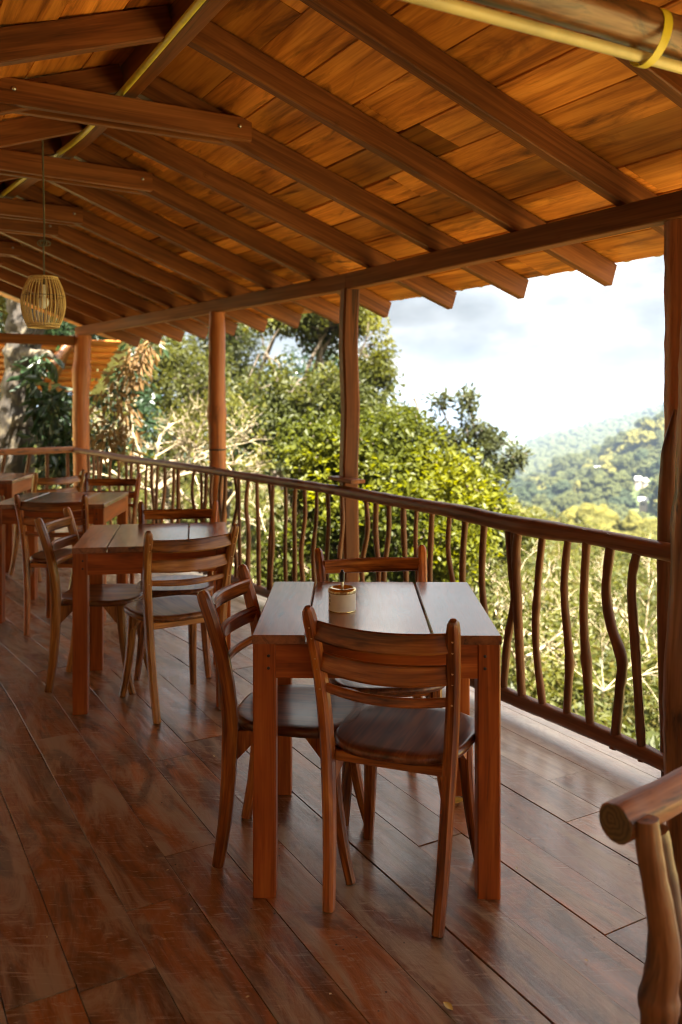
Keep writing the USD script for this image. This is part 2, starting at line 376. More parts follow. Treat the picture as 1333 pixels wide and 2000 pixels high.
def leafy(name, ramp, trans=0.45, rough=0.5, spec=0.18, hue=0.485):
    """each leaf its own tone; light passes through"""
    return look(name, {
        "geo": ("geometry", {}), "oi": ("object_info", {}),
        "n": ("noise_texture", {"scale": 0.55, "detail": 2.0}),
        "a": ("math", {"math_type": "multiply_add", "value2": 0.60, "value3": -0.30}),
        "b": ("math", {"math_type": "multiply_add", "value2": 0.9}),
        "rp": ("rgb_ramp", {"ramp": ramp}),
        "g": ("hsv", {"hue": hue, "saturation": 1.1, "value": 1.5}),
        "p": ("principled_bsdf", {"roughness": rough, "specular_ior_level": spec}), "t": ("translucent_bsdf", {}), "m": ("mix_closure", {"fac": trans})},
        [("geo.random_per_island", "a.value1"), ("geo.position", "n.vector"), ("n.fac", "b.value1"), ("a.value", "b.value3"), ("b.value", "rp.fac"),
         ("rp.color", "p.base_color"), ("rp.color", "g.color"), ("g.color", "t.color"), ("p.BSDF", "m.closure1"), ("t.BSDF", "m.closure2")], "m.closure")


LF_BIG = leafy("leaf_mid", [(0.15, (0.032, 0.038, 0.008)), (0.42, (0.100, 0.098, 0.011)), (0.62, (0.20, 0.178, 0.018)), (0.9, (0.30, 0.25, 0.035))], 0.45)
LF_BRIGHT = leafy("leaf_bright", [(0.12, (0.040, 0.048, 0.007)), (0.38, (0.13, 0.135, 0.010)), (0.58, (0.24, 0.225, 0.014)), (0.85, (0.36, 0.31, 0.03))], 0.55, 0.42)
LF_OLIVE = leafy("leaf_olive", [(0.15, (0.035, 0.040, 0.013)), (0.5, (0.085, 0.085, 0.026)), (0.85, (0.15, 0.135, 0.045))], 0.35)
LF_DARK = leafy("leaf_dark", [(0.15, (0.012, 0.026, 0.010)), (0.5, (0.032, 0.058, 0.018)), (0.85, (0.075, 0.105, 0.024))], 0.25, 0.35, spec=0.4)
LF_DEAD = leafy("leaf_dead", [(0.15, (0.13, 0.075, 0.030)), (0.5, (0.33, 0.22, 0.085)), (0.85, (0.50, 0.38, 0.17))], 0.3, 0.6, hue=0.505)
LF_YEL = leafy("leaf_yellowgreen", [(0.15, (0.046, 0.050, 0.010)), (0.5, (0.115, 0.110, 0.016)), (0.85, (0.21, 0.18, 0.035))], 0.5)
LF_SCRUB = leafy("leaf_scrub", [(0.15, (0.055, 0.050, 0.012)), (0.5, (0.135, 0.112, 0.026)), (0.85, (0.23, 0.18, 0.055))], 0.45)


def hillleaf(name, ramp):
    return look(name, {
        "geo": ("geometry", {}), "n": ("noise_texture", {"scale": 0.9, "detail": 6.0, "roughness": 0.7}),
        "a": ("math", {"math_type": "multiply_add", "value2": 0.45, "value3": -0.22}), "b": ("math", {"math_type": "add"}),
        "rp": ("rgb_ramp", {"ramp": ramp}), "bp": ("bump", {"strength": 1.0, "distance": 0.9}), "p": ("principled_bsdf", {"roughness": 0.9, "specular_ior_level": 0.1})},
        [("geo.random_per_island", "a.value1"), ("geo.position", "n.vector"), ("a.value", "b.value1"), ("n.fac", "b.value2"), ("b.value", "rp.fac"), ("rp.color", "p.base_color"), ("n.fac", "bp.height"), ("bp.normal", "p.normal")], "p.BSDF")


LF_HILL = hillleaf("leaf_hill", [(0.25, (0.020, 0.024, 0.008)), (0.5, (0.060, 0.060, 0.014)), (0.75, (0.14, 0.122, 0.026))])
LF_HILL2 = hillleaf("leaf_hill_light", [(0.25, (0.050, 0.048, 0.011)), (0.5, (0.125, 0.110, 0.022)), (0.75, (0.22, 0.18, 0.045))])
LF_HILL3 = hillleaf("leaf_hill_dark", [(0.25, (0.012, 0.018, 0.009)), (0.5, (0.030, 0.036, 0.012)), (0.75, (0.075, 0.072, 0.02))])


def bark(name, c0, c1, c2, scale=(8, 30, 30), lich=None):
    nodes = {
        "at": ("attribute", {"attribute": "grain"}), "mp": ("mapping", {"scale": scale}),
        "n": ("noise_texture", {"scale": 1.0, "detail": 7.0, "roughness": 0.65, "distortion": 0.5}),
        "rp": ("rgb_ramp", {"ramp": [(0.3, c0), (0.5, c1), (0.7, c2)]}),
        "bp": ("bump", {"strength": 0.8, "distance": 0.03}), "p": ("principled_bsdf", {"roughness": 0.8})}
    links = [("at.vector", "mp.vector"), ("mp.vector", "n.vector"), ("n.fac", "rp.fac"), ("n.fac", "bp.height"), ("bp.normal", "p.normal")]
    out = "rp.color"
    if lich:
        nodes["n2"] = ("noise_texture", {"scale": 5.0, "detail": 8.0, "roughness": 0.7})
        nodes["mr"] = ("map_range", {"from_min": 0.5, "from_max": 0.58, "to_min": 0.0, "to_max": 0.9, "clamp": True})
        nodes["mx"] = ("mix", {"color2": lich})
        links += [("at.vector", "n2.vector"), ("n2.fac", "mr.value"), ("mr.result", "mx.fac"), (out, "mx.color1")]
        out = "mx.color"
    links.append((out, "p.base_color"))
    return look(name, nodes, links, "p.BSDF")


BARK = bark("bark", (0.025, 0.018, 0.011), (0.065, 0.048, 0.030), (0.12, 0.092, 0.06))
BARK_LICHEN = bark("bark_lichen", (0.006, 0.005, 0.003), (0.020, 0.014, 0.009), (0.050, 0.037, 0.023), (3, 9, 9), (0.085, 0.067, 0.04))
BARK_PALE = bark("bark_pale", (0.16, 0.12, 0.07), (0.28, 0.22, 0.135), (0.40, 0.33, 0.22))


def ground_look():
    return look("ground_cover", {
        "geo": ("geometry", {}), "n": ("noise_texture", {"scale": 0.5, "detail": 9.0, "roughness": 0.7}),
        "n2": ("noise_texture", {"scale": 0.012, "detail": 8.0, "roughness": 0.65}),
        "rp": ("rgb_ramp", {"ramp": [(0.3, (0.06, 0.058, 0.018)), (0.5, (0.17, 0.14, 0.05)), (0.68, (0.30, 0.235, 0.11))]}),
        "rp2": ("rgb_ramp", {"ramp": [(0.35, (0.028, 0.042, 0.016)), (0.6, (0.075, 0.085, 0.026))]}),
        "sx": ("separate_xyz", {}), "mr": ("map_range", {"from_min": 70.0, "from_max": 130.0, "to_min": 0.0, "to_max": 1.0, "clamp": True}),
        "mx": ("mix", {}), "bp": ("bump", {"strength": 1.0, "distance": 0.4}), "p": ("principled_bsdf", {"roughness": 0.9, "specular_ior_level": 0.1})},
        [("geo.position", "n.vector"), ("geo.position", "n2.vector"), ("n.fac", "rp.fac"), ("n2.fac", "rp2.fac"), ("geo.position", "sx.vector"), ("sx.y", "mr.value"),
         ("mr.result", "mx.fac"), ("rp.color", "mx.color1"), ("rp2.color", "mx.color2"), ("mx.color", "p.base_color"), ("n.fac", "bp.height"), ("bp.normal", "p.normal")], "p.BSDF")


GROUND = ground_look()

# ------------------------------------------------------------------ the terrace's plan: a gently bent line of posts; s runs along it, t inward
_s = np.linspace(-9, 14, 2301)
_th = np.radians(29.5 + 6.0 * np.clip((_s + 0.35) / 0.7, 0, 1))
_i0 = np.argmin(abs(_s))
_x = np.concatenate([[0], np.cumsum(-np.sin(_th[:-1]) * np.diff(_s))]); _y = np.concatenate([[0], np.cumsum(np.cos(_th[:-1]) * np.diff(_s))])
_x += 0.05 - _x[_i0]; _y += 5.33 - _y[_i0]


def bend(v):
    """(s, t, z) -> world"""
    v = np.asarray(v, float).reshape(-1, 3)
    th = np.interp(v[:, 0], _s, _th)
    return np.stack([np.interp(v[:, 0], _s, _x) - np.cos(th) * v[:, 1], np.interp(v[:, 0], _s, _y) - np.sin(th) * v[:, 1], v[:, 2]], 1)


def pt(s, t, z):
    return bend([(s, t, z)])[0]


def s_at(px, t=0.0):
    """place along the terrace of what is seen in column px, t in from the post line"""
    P = bend(np.stack([_s, np.full_like(_s, t), np.zeros_like(_s)], 1))
    col = np.where(P[:, 1] > 0.3, CX + F * P[:, 0] / np.maximum(P[:, 1], 0.3), 9e9)
    return float(_s[np.argmin(abs(col - px))])


S_A, S_B, S_C, S_D = s_at(160), s_at(424), s_at(683), s_at(1322)
S_END, S_NEAR = S_A + 0.35, S_D - 4.6
PITCH, ZB, T_R = 0.353, 2.18, 1.62          # roof slope, underside of rafters on the beam, ridge line


def roof_z(t):
    return ZB + PITCH * (T_R - np.abs(np.asarray(t) - T_R))


T_EAVE, T_IN = -0.60, 3.75

# ---- deck of planks
deck = thing("deck", "dark red brown varnished plank floor of the terrace", "floor", kind="structure")
row, t = 0, -0.14
while t < T_IN:
    w = R.uniform(0.155, 0.20)
    s = S_NEAR + 0.2 - R.uniform(0, 1.6)
    while s < S_END + 0.3:
        L = R.uniform(1.2, 2.3)
        a, b = max(s, S_NEAR), min(s + L, S_END + 0.3)
        s += L
        if b - a < 0.15:
            continue
        n = max(2, int((b - a) / 0.35)); dz = R.uniform(-0.0022, 0.0015)
        path = np.stack([np.linspace(a + 0.0012, b - 0.0012, n), np.full(n, t + w / 2), np.full(n, -0.016 + dz)], 1)
        m = loft(path, rrect(w - 0.0022, 0.032, 0.0009), (0, 0, 1)).shift(R.uniform(-40, 40, 3)).map(bend)
        put("floor_plank", m, WD_FLOOR[int(np.clip(2.6 - (t + 0.1) / 0.48 + R.uniform(-.4, .4), 0, 2))], deck)  # paler toward the railing: real wear and painted-in sheen together
    t += w; row += 1
put("subfloor", loft([(x, T_IN / 2 - 0.07, -0.09) for x in np.linspace(S_NEAR, S_END + 0.3, 30)], rrect(T_IN + 0.10, 0.10, 0.005)).map(bend), GUST, deck)

nl = []
for k in range(420):
    s_, t_ = R.uniform(S_D - 1.9, S_D + 2.2), R.uniform(0.1, 2.4)
    q = R.uniform(.0016, .0034); aa = np.arange(6) * np.pi / 3
    nl.append(M(bend(np.vstack([[s_, t_, 0.0004]] + [[s_ + q * math.cos(a), t_ + q * math.sin(a), 0.0004] for a in aa])), [(0, i + 1, (i + 1) % 6 + 1) for i in range(6)]))
tag(put("nail_hole", join(nl), DARKGAP, deck), kind="stuff")

# ---- roof: rafters, boards, ridge, collar ties, eave beam, sheet
roof = thing("terrace_roof", "low gabled timber roof of orange brown boards on rafters over the terrace", "roof")
raft_px = [1222, 1012, 852, 725, 615, 527, 452, 392, 337.5, 286, 243, 204]
raft_s = [s_at(p) for p in raft_px]
step = 0.63
near = [raft_s[0] - step * k for k in range(1, 8)]
far = [raft_s[-1] + 0.57 * k for k in range(1, 2)]
RS = sorted(near + raft_s + far)
RH, RW = 0.112, 0.05
for s in RS:
    for side in (0, 1):
        ta, tb = (T_EAVE, T_R - 0.035) if side == 0 else (T_IN + 0.35, T_R + 0.035)
        n = 8
        tt = np.linspace(ta, tb, n); zz = roof_z(tt)
        bow = 0.006 * R.normal() * np.sin(np.linspace(0, np.pi, n))
        lo = np.stack([np.full(n, s) + bow, tt, zz + RH / 2 / math.cos(math.atan(PITCH))], 1)
        m = loft(lo, rrect(RW, RH, 0.004), (0, 0, 1))
        put("rafter", m.shift(R.uniform(-40, 40, 3)).map(bend), WD_RAFT, roof)
RT = RH / math.cos(math.atan(PITCH)) + 0.002
for side in (0, 1):
    u, lim = (T_EAVE - 0.02, T_R) if side == 0 else (T_R + 0.004, T_IN + 0.4)
    while u < lim - 0.02:
        w = min(R.uniform(0.185, 0.235), lim - u)
        s = S_NEAR - R.uniform(0, 2)
        while s < S_END + 0.35:
            k = R.uniform(2.4, 3.6)
            a, b = max(s, S_NEAR - 0.3), min(s + k, S_END + 0.35)
            s += k
            if b - a < 0.2:
                continue
            n = 6; c = u + w / 2; dz = R.uniform(0, 0.004); tilt = R.uniform(-0.006, 0.006)
            xs = np.linspace(a + 0.001, b - 0.001, n)
            q = loft(np.stack([xs, np.zeros(n), np.zeros(n)], 1), rrect(w - 0.005, 0.02, 0.002), (0, 0, 1)).shift(R.uniform(-40, 40, 3))
            def lay(v, c=c, dz=dz, tilt=tilt):
                tt = c + v[:, 1]
                return bend(np.stack([v[:, 0], tt, roof_z(c) + (PITCH if c < T_R else -PITCH) * v[:, 1] + RT + 0.012 + dz + tilt * v[:, 1] / 0.1 + v[:, 2]], 1))
            put("ceiling_board", q.map(lay), WD_CEIL, roof)
        u += w
# corrugated sheet over the boards
ns, nt = 900, 3
for side in (0, 1):
    ta, tb = (T_EAVE - 0.075, T_R) if side == 0 else (T_IN + 0.5, T_R)
    ss = np.linspace(S_NEAR - 0.4, S_END + 0.42, ns); tt = np.linspace(ta, tb, nt)
    g = np.stack(np.meshgrid(ss, tt, indexing="ij"), -1)
    z0 = roof_z(g[..., 1]) + RT + 0.045 + 0.014 * np.sin(g[..., 0] * 2 * np.pi / 0.19)
    v = np.concatenate([np.dstack([g, z0]).reshape(-1, 3), np.dstack([g, z0 + 0.006]).reshape(-1, 3)])
    idx = np.arange(ns * nt).reshape(ns, nt); a, b, c, d = idx[:-1, :-1], idx[1:, :-1], idx[1:, 1:], idx[:-1, 1:]
    f = np.vstack([np.stack([a, b, c], -1).reshape(-1, 3), np.stack([a, c, d], -1).reshape(-1, 3)])
    e = idx[:, 0]; rim = np.vstack([np.stack([e[:-1], e[1:], e[1:] + ns * nt], 1), np.stack([e[:-1], e[1:] + ns * nt, e[:-1] + ns * nt], 1)])
    f = np.vstack([f[:, ::-1], f + ns * nt, rim])
    put("roofing_sheet", M(bend(v), f), SHEET, roof)


def run(s0, s1, t, z, w, h, n=40, c=0.005):
    xs = np.linspace(s0, s1, n)
    return loft(np.stack([xs, np.full(n, t), np.full(n, z)], 1), rrect(w, h, c)).shift(R.uniform(-40, 40, 3)).map(bend)


ZBB = 2.082                                   # underside of the eave beam
put("eave_beam", run(S_C - 0.02, S_NEAR, 0.0, (ZBB + ZB) / 2 + 0.002, 0.075, ZB - ZBB), WD_BEAM, roof)
put("eave_beam", run(S_C - 0.017, S_A + 0.12, 0.0, (ZBB + ZB) / 2 + 0.002, 0.075, ZB - ZBB), WD_BEAM, roof)
put("ridge_beam", run(S_NEAR, S_END + 0.2, T_R, 2.725 + 0.07, 0.066, 0.14), WD_RAFT, roof)
put("wall_plate", run(S_NEAR, S_END + 0.2, T_IN - 0.20, (ZBB + ZB) / 2 - 0.12, 0.09, 0.13), WD_BEAM, roof)
for ci, hw in ((2, 0.545), (4, 0.47), (6, 0.46), (7, 0.46), (9, 0.49), (10, 0.49)):
    s = raft_s[ci]
    for dsn in (-1, 1):
        x = s + dsn * (RW / 2 + 0.021)
        half = hw + (0.02 if dsn > 0 else 0.0)
        q = beam((x, T_R + half, 2.648), (x, T_R - half, 2.648), 0.038, 0.105)
        tie = put("collar_tie", q.map(bend), WD_RAFT, roof)
        if dsn < 0:
            for e in (-1, 1):
                c = pt(x - 0.021, T_R + e * (half - 0.06), 2.655)
                put("bolt", lathe([(0, -.004), (.009, -.004), (.009, .004), (.004, .007), (0, .007)], 10).map(lambda v: np.stack([v[:, 0], -v[:, 2], v[:, 1]], 1)).move(c), STEEL, tie)
end_tie = beam((S_A + 0.05, 0.05, 2.03), (S_A + 0.05, T_IN - 0.2, 2.03), 0.08, 0.10).map(bend)
put("end_beam", end_tie, WD_BEAM, roof)

# inner wall of the building on the terrace's closed side
wall = thing("boarded_wall", "cream painted board wall closing the inner side of the terrace", "wall")
s = S_NEAR
while s < S_A - 0.4:
    w = 0.22
    put("wall_board", beam((s + w / 2, T_IN - 0.06, -0.02), (s + w / 2, T_IN - 0.06, 2.0), 0.03, w - 0.004, 0.003, up=(1, 0, 0)).map(bend), PLASTER, wall)
    s += w
wall2 = thing("end_wall", "added unseen cream board wall behind the nearest end of the terrace, to shape the light", "wall")  # added out of view to cut sky reflections and return warm fill
for k in range(17):
    put("wall_board", beam((S_NEAR + 0.02, 0.12 + k * 0.22, -0.02), (S_NEAR + 0.02, 0.12 + k * 0.22, 2.15), 0.216, 0.03, 0.003, up=(1, 0, 0)).map(bend), PLASTER, wall2)


# ---- posts
def rpost(name, label, pts, r, mat=WD_POST, taper=None, wob=0.03, knots=1, seed=1, sides=16, group=None):
    rng = np.random.default_rng(seed)
    base = np.array(pts[0], float)
    p = thing(name, label, "post", base, group=group)
    put("shaft", log(pts, r, 40, sides, wob, rng, taper, up=(1, 0, 0), knots=knots), mat, p, base)
    return p


def upright(s, t, z0=-0.25, z1=2.09, lean=(0, 0)):
    a = pt(s, t, z0); b = pt(s, t, z1)
    return [a, a + (b - a) * 0.35 + [0.006, 0, 0], a + (b - a) * 0.7 - [0.004, 0, 0], b + [lean[0], lean[1], 0]]


pA = rpost("terrace_post", "round orange timber post at the far corner of the terrace, nearest the tree trunk", upright(S_A + 0.02, 0.0, lean=(0.02, 0)), 0.083, seed=2, knots=2)
pB = rpost("terrace_post", "round timber post with a ring of bark near the railing, second from the far corner", upright(S_B, 0.0), 0.064, seed=3, knots=1)
put("iron_ring", lathe([(0.068, -0.006), (0.0705, -0.004), (0.0705, 0.004), (0.068, 0.006)], 20).move(pt(S_B, 0, 1.02)), DARKGAP, pB, pt(S_B, 0.0, -0.25))
put("bolt", tube([pt(S_B, 0.055, 0.93), pt(S_B, 0.078, 0.93)], 0.009, 8), BRASS, pB, pt(S_B, 0.0, -0.25))
put("bolt", tube([pt(S_A + .02, 0.07, 0.98), pt(S_A + .02, 0.095, 0.98)], 0.009, 8), BRASS, pA, pt(S_A + 0.02, 0.0, -0.25))
base = pt(S_C, 0.0, -0.25)
pC = thing("terrace_post", "squared dark timber post with a small board nailed at railing height", "post", base)
th_c = np.radians(32.5)
def sq(v, c=base):
    return np.stack([c[0] + v[:, 0] * math.cos(0.30) - v[:, 1] * math.sin(0.30), c[1] + v[:, 0] * math.sin(0.30) + v[:, 1] * math.cos(0.30), v[:, 2]], 1)
rc = np.random.default_rng(5)
pc = loft(np.stack([0.004 * rc.normal(size=14), 0.003 * rc.normal(size=14), np.linspace(-0.25, 2.085, 14)], 1), rrect(0.098, 0.10, 0.012), (0, 1, 0), np.linspace(0.98, 1.02, 14)).shift((3, 7, 1))
put("shaft", pc.map(sq), WD_SQ, pC, base)
put("nailed_board", beam(pt(S_C - 0.10, 0.0, 0.925) + [0, -0.09, 0], pt(S_C + 0.16, 0.0, 0.93) + [0, -0.09, 0], 0.10, 0.022), WD_RAFT, pC, base)
# the near post: a dark log with a reddish hewn face and a stub bump, reaching above the beam
base = pt(S_D, 0.0, -0.25)
pD = thing("terrace_post", "thick reddish post with a dark bulging branch scar at the right edge", "post", base)
def dpts(cols, d, rows):
    return [W(c, r_, d) for c, r_ in zip(cols, rows)]
dD = base[1]
put("shaft", log(dpts((1326, 1328, 1330, 1332, 1334, 1334, 1334), dD + 0.02, (1640, 1400, 1200, 1000, 800, 600, 395)), 0.062, 50, 18, 0.02, np.random.default_rng(8), up=(1, 0, 0), knots=0), WD_POST, pD, base)
put("branch_scar", log(dpts((1318, 1310, 1306, 1308, 1311, 1322), dD - 0.025, (1600, 1400, 1150, 970, 880, 800)), 0.040, 46, 14, 0.03, np.random.default_rng(9), [1.05, 1.0, 1.0, 1.05, 0.85, 0.25], up=(1, 0, 0)), WD_RAIL, pD, base)
# pale pole in front of it
pol = [W(1346, 1840, 2.25), W(1336, 1600, 2.25), W(1330, 1400, 2.25), W(1342, 1150, 2.25), W(1354, 900, 2.25), W(1362, 700, 2.25), W(1376, 480, 2.25)]
pol[0][2] = -0.02
pP = thing("stair_pole", "leaning orange brown pole in front of the thick right hand post", "post", pol[0])
put("shaft", log(pol, 0.040, 46, 14, 0.035, np.random.default_rng(12), up=(1, 0, 0), knots=1), WD_LOG, pP, pol[0])

# ---- railing of branches
rail = thing("branch_railing", "rustic railing of crooked dark branches along the open side", "railing")
T_RAIL = 0.085


def rail_pt(px, py_z):
    return pt(s_at(px, T_RAIL), T_RAIL, py_z)


rr = np.random.default_rng(21)
xs = np.linspace(S_D - 0.14, S_A + 0.05, 17)
zt = 0.862 + 0.0025 * rr.normal(size=len(xs)); ttv = T_RAIL + 0.003 * rr.normal(size=len(xs))
put("top_rail", log(bend(np.stack([xs, ttv, zt], 1)), 0.031, 190, 14, 0.05, rr, [1.12, 1.05, 1.0, 0.95, 1.0, 0.95], knots=5), WD_RAIL, rail)
zb = 0.085 + 0.005 * rr.normal(size=len(xs)); ttv = T_RAIL + 0.006 * rr.normal(size=len(xs))
put("bottom_rail", log(bend(np.stack([xs, ttv, zb], 1)), 0.030, 160, 12, 0.05, rr, [1.1, 1.0, 1.0, 1.0], knots=4), WD_RAIL, rail)
# crooked uprights: top column in the photograph, bottom column, sideways wave
near_b = [  # (top px, [(height fraction from the top, px)], r)
    (1252, [(0.22, 1236), (0.55, 1243), (1, 1256)], .0195), (1195, [(0.28, 1183), (0.45, 1195), (0.58, 1216), (0.72, 1210), (1, 1201)], .0225),
    (1147, [(0.4, 1140), (0.7, 1148), (1, 1155)], .021), (1112, [(0.3, 1101), (0.55, 1110), (0.7, 1112), (1, 1106)], .019),
    (1065, [(0.35, 1050), (0.65, 1047), (1, 1062)], .018), (1018, [(0.2, 1008), (0.5, 1012), (1, 1020)], .021), (990, [(0.3, 1000), (0.55, 1012), (1, 1020)], .020),
    (1004, [(0.4, 1006), (0.7, 990), (1, 982)], .019),
    (947, [(0.4, 941), (0.7, 953), (1, 958)], .0185), (912, [(0.4, 905), (1, 908)], .0185)]
for top, mids, r in near_b:
    pts_ = [rail_pt(top, 0.893)] + [rail_pt(p, 0.90 - 0.84 * f_) for f_, p in mids]
    put("baluster", log(pts_, r * 0.87, 30, 10, 0.06, rr, [0.95, 1.0, 1.08, 1.0], up=(1, 0, 0), knots=1), WD_RAIL, rail)
tops = [880, 844, 815, 787, 760, 736, 715, 668, 640, 620, 595, 578, 558, 535, 526, 502, 487, 466, 458, 441]
tops += [434, 415, 404, 393, 380, 349, 340, 322, 309, 297, 287, 269, 257, 246, 230, 217, 199, 190, 181, 172]
for k, px in enumerate(tops):
    s0 = s_at(px, T_RAIL)
    lean = rr.normal(0, 0.035); a = rr.normal(0, 0.018); b = rr.normal(0, 0.02)
    pts_ = [pt(s0 + x, T_RAIL + y, z) for x, y, z in ((0, 0, 0.872), (a, rr.normal(0, .008), 0.66), (lean * .5 + b, rr.normal(0, .012), 0.44), (lean * .9 + a * .4, 0, 0.22), (lean, 0, 0.05))]
    put("baluster", log(pts_, rr.uniform(.0125, .0165), 18, 8, 0.07, rr, [0.95, 1.0, 1.08, 1.05], up=(1, 0, 0), knots=1), WD_RAIL, rail)

# railing across the far end
er = thing("end_railing", "short branch railing closing the far end of the deck by the tree trunk", "railing")
e0, e1 = (S_A - 0.02, 0.1), (S_A - 0.02, 2.9)
put("top_rail", log([pt(S_A - 0.02, t_, 0.865 + 0.01 * rr.normal()) for t_ in np.linspace(0.08, 2.9, 9)], 0.034, 40, 12, 0.05, rr, knots=1), WD_LOG, er)
put("bottom_rail", log([pt(S_A - 0.02, t_, 0.09) for t_ in np.linspace(0.08, 2.9, 9)], 0.03, 30, 10, 0.05, rr), WD_LOG, er)
for k in range(13):
    t_ = 0.2 + k * 0.19 + rr.normal(0, 0.03); a = rr.normal(0, 0.035)
    put("baluster", log([pt(S_A - 0.02, t_, 0.88), pt(S_A - 0.02, t_ + a, 0.5), pt(S_A - 0.02, t_ + rr.normal(0, 0.04), 0.06)], 0.019, 14, 8, 0.06, rr, up=(1, 0, 0), knots=1), WD_RAIL, er)

# stair railing at the near right corner
st = thing("stair_railing", "thick varnished log handrail with a sawn end on a crooked upright, near right corner", "railing")
h0, hd = W(1203, 1609, 1.55), np.array([0.80, 0.60, 0.018])
put("handrail", log([h0, h0 + hd * 0.12, h0 + hd * 0.28, h0 + hd * 0.42], 0.0345, 24, 18, 0.03, rr, [1.0, 0.98, 1.0, 1.03]), WD_LOG, st)
endm = loft([h0 - hd * 0.0022, h0 - hd * 0.0008], circ(20, 0.0335), hard=False)
put("sawn_end", endm, END_GRAIN, st)
v0 = [W(1263, 1600, 1.535), W(1272, 1680, 1.53), W(1292, 1790, 1.53), W(1298, 1870, 1.53), W(1288, 1960, 1.53), W(1290, 2120, 1.53), W(1296, 2300, 1.53)]
v0[-1][2] = -0.01
put("upright", log(v0, 0.026, 60, 18, 0.025, np.random.default_rng(33), [0.82, 0.86, 0.95, 1.12, 1.22, 1.15, 1.1], up=(1, 0, 0), knots=1), WD_LOG, st)
v1 = [W(1278, 1620, 1.60), W(1310, 1800, 1.60), W(1330, 2000, 1.60), W(1340, 2290, 1.60)]
put("upright", log(v1, 0.026, 30, 12, 0.05, np.random.default_rng(34), up=(1, 0, 0), knots=1), WD_LOG, st)
put("nail", tube([W(1240, 1614, 1.53), W(1252, 1610, 1.55)], 0.003, 6), STEEL, st)

# ---- tie log with pipe and tape, top right
u_ = np.array([0.870, 0.492, 0.0]); c0 = np.array([0.745, 1.90, 2.208])
lg = thing("tie_log", "varnished round tie log crossing under the roof at the top right", "beam", c0)
put("log", log([c0 - u_ * 1.9, c0 - u_ * 1.0, c0 - u_ * 0.4 + [0, 0, .004], c0, c0 + u_ * 0.8], 0.042, 50, 18, 0.03, np.random.default_rng(41), knots=2), WD_LOG, lg, c0)
c1 = c0 + np.array([0, 0, -0.0655])
pp = thing("cream_pipe", "cream yellow plastic pipe strapped under the tie log at the top right", "pipe", c1)
put("tube", tube([c1 - u_ * 1.9, c1 - u_ * 1.2 + [0, 0, -.003], c1 - u_ * 0.5, c1 + [0, 0, .002], c1 + u_ * 0.8], 0.0125, 14, 40), CREAM, pp, c1)
tp = c0 - u_ * 0.10 + np.array([0, 0, -0.018])
ang = np.linspace(0, 2 * np.pi, 33)
side = np.array([-u_[1], u_[0], 0])
ringp = [tp + side * 0.0455 * math.cos(a) + np.array([0, 0, 1]) * (0.064 * math.sin(a)) + u_ * 0.018 * math.sin(a) for a in ang]
tape = loft(np.array(ringp), rrect(0.024, 0.0016, 0.0003), np.array([side * math.cos(a) + np.array([0, 0, 1]) * math.sin(a) for a in ang]), caps=False)
tag(put("tape_strap", tape, TAPE), "yellow tape strap holding the cream pipe to the tie log", "tape")

# ---- conduit along the ridge
cs = np.linspace(S_NEAR + 2, S_A - 0.3, 60)
cm = tube(bend(np.stack([cs, T_R + 0.047 + 0.004 * np.sin(cs * 1.7), 2.732 + 0.005 * np.sin(cs * 2.1)], 1)), 0.0135, 10)
tag(put("yellow_conduit", cm, YELLOW), "yellow plastic conduit running along the ridge beam under the roof", "conduit")

# ------------------------------------------------------------------ lantern
lamp_d = 4.48
hook, lt = W(83, 262, lamp_d), W(85, 590, lamp_d)
lp = thing("rattan_lantern", "rattan slat pendant lantern hanging on a cord from the ridge", "lamp", lt)
hz, R0 = 0.127, 0.109
def lrad(z):
    return 0.072 + 0.037 * (1 - (z / hz) ** 2) - 0.004 * z / hz
zz = np.linspace(-hz, hz, 11)
for k in range(34):
    a = k / 34 * 2 * np.pi + R.normal(0, 0.015)
    q = tube(np.stack([lrad(zz) * np.cos(a), lrad(zz) * np.sin(a), zz], 1), 0.0032 * R.uniform(.8, 1.15), 5).shift(R.uniform(-9, 9, 3))
    put("slat", q, RATTAN, lp)
ca = np.linspace(0, 2 * np.pi, 41)
for z_, r_, mt in ((hz, 0.0055, RATTAN), (hz - 0.012, 0.003, RATTAN), (-hz, 0.006, RATTAN), (-hz + 0.013, 0.0035, RATTAN), (0.030, 0.0022, CORD)):
    put("hoop", tube(np.stack([lrad(z_) * np.cos(ca), lrad(z_) * np.sin(ca), np.full(41, z_)], 1), r_, 6), mt, lp)
put("cross_bar", tube([(-0.07, 0, hz), (0.07, 0, hz)], 0.004, 6), RATTAN, lp)
cordp = [hook - lt + [0, 0, 0.03], hook - lt, np.array([0.004, 0, 0.36]), np.array([0.0, 0, 0.30]), np.array([0.002, 0, 0.2]), np.array([0.004, 0, hz - 0.05])]
put("cord", tube(cordp, 0.0048, 6, 40), CORD, lp)
kn = np.linspace(0, 4.6 * np.pi, 50)
put("cord_knot", tube(np.stack([0.002 + 0.026 * np.cos(kn) + 0.01 * np.sin(kn * .4), 0.008 * np.sin(kn * 1.3), 0.305 + 0.014 * np.sin(kn)], 1), 0.0035, 6), CORD, lp)
put("cord_tie", lathe([(0.0, -0.014), (.009, -.012), (.013, 0), (.009, .012), (0, .014)], 10).move(hook - lt), WHITE, lp)
sock = put("socket", lathe([(0, 0.09), (0.014, 0.09), (0.017, 0.05), (0.017, 0.03), (0, 0.03)][::-1], 14), WHITE, lp)
put("bulb", lathe([(0, -0.035), (0.014, -0.030), (0.024, -0.015), (0.027, 0.0), (0.022, 0.018), (0.013, 0.03), (0.0, 0.03)], 16), GLASS, lp)


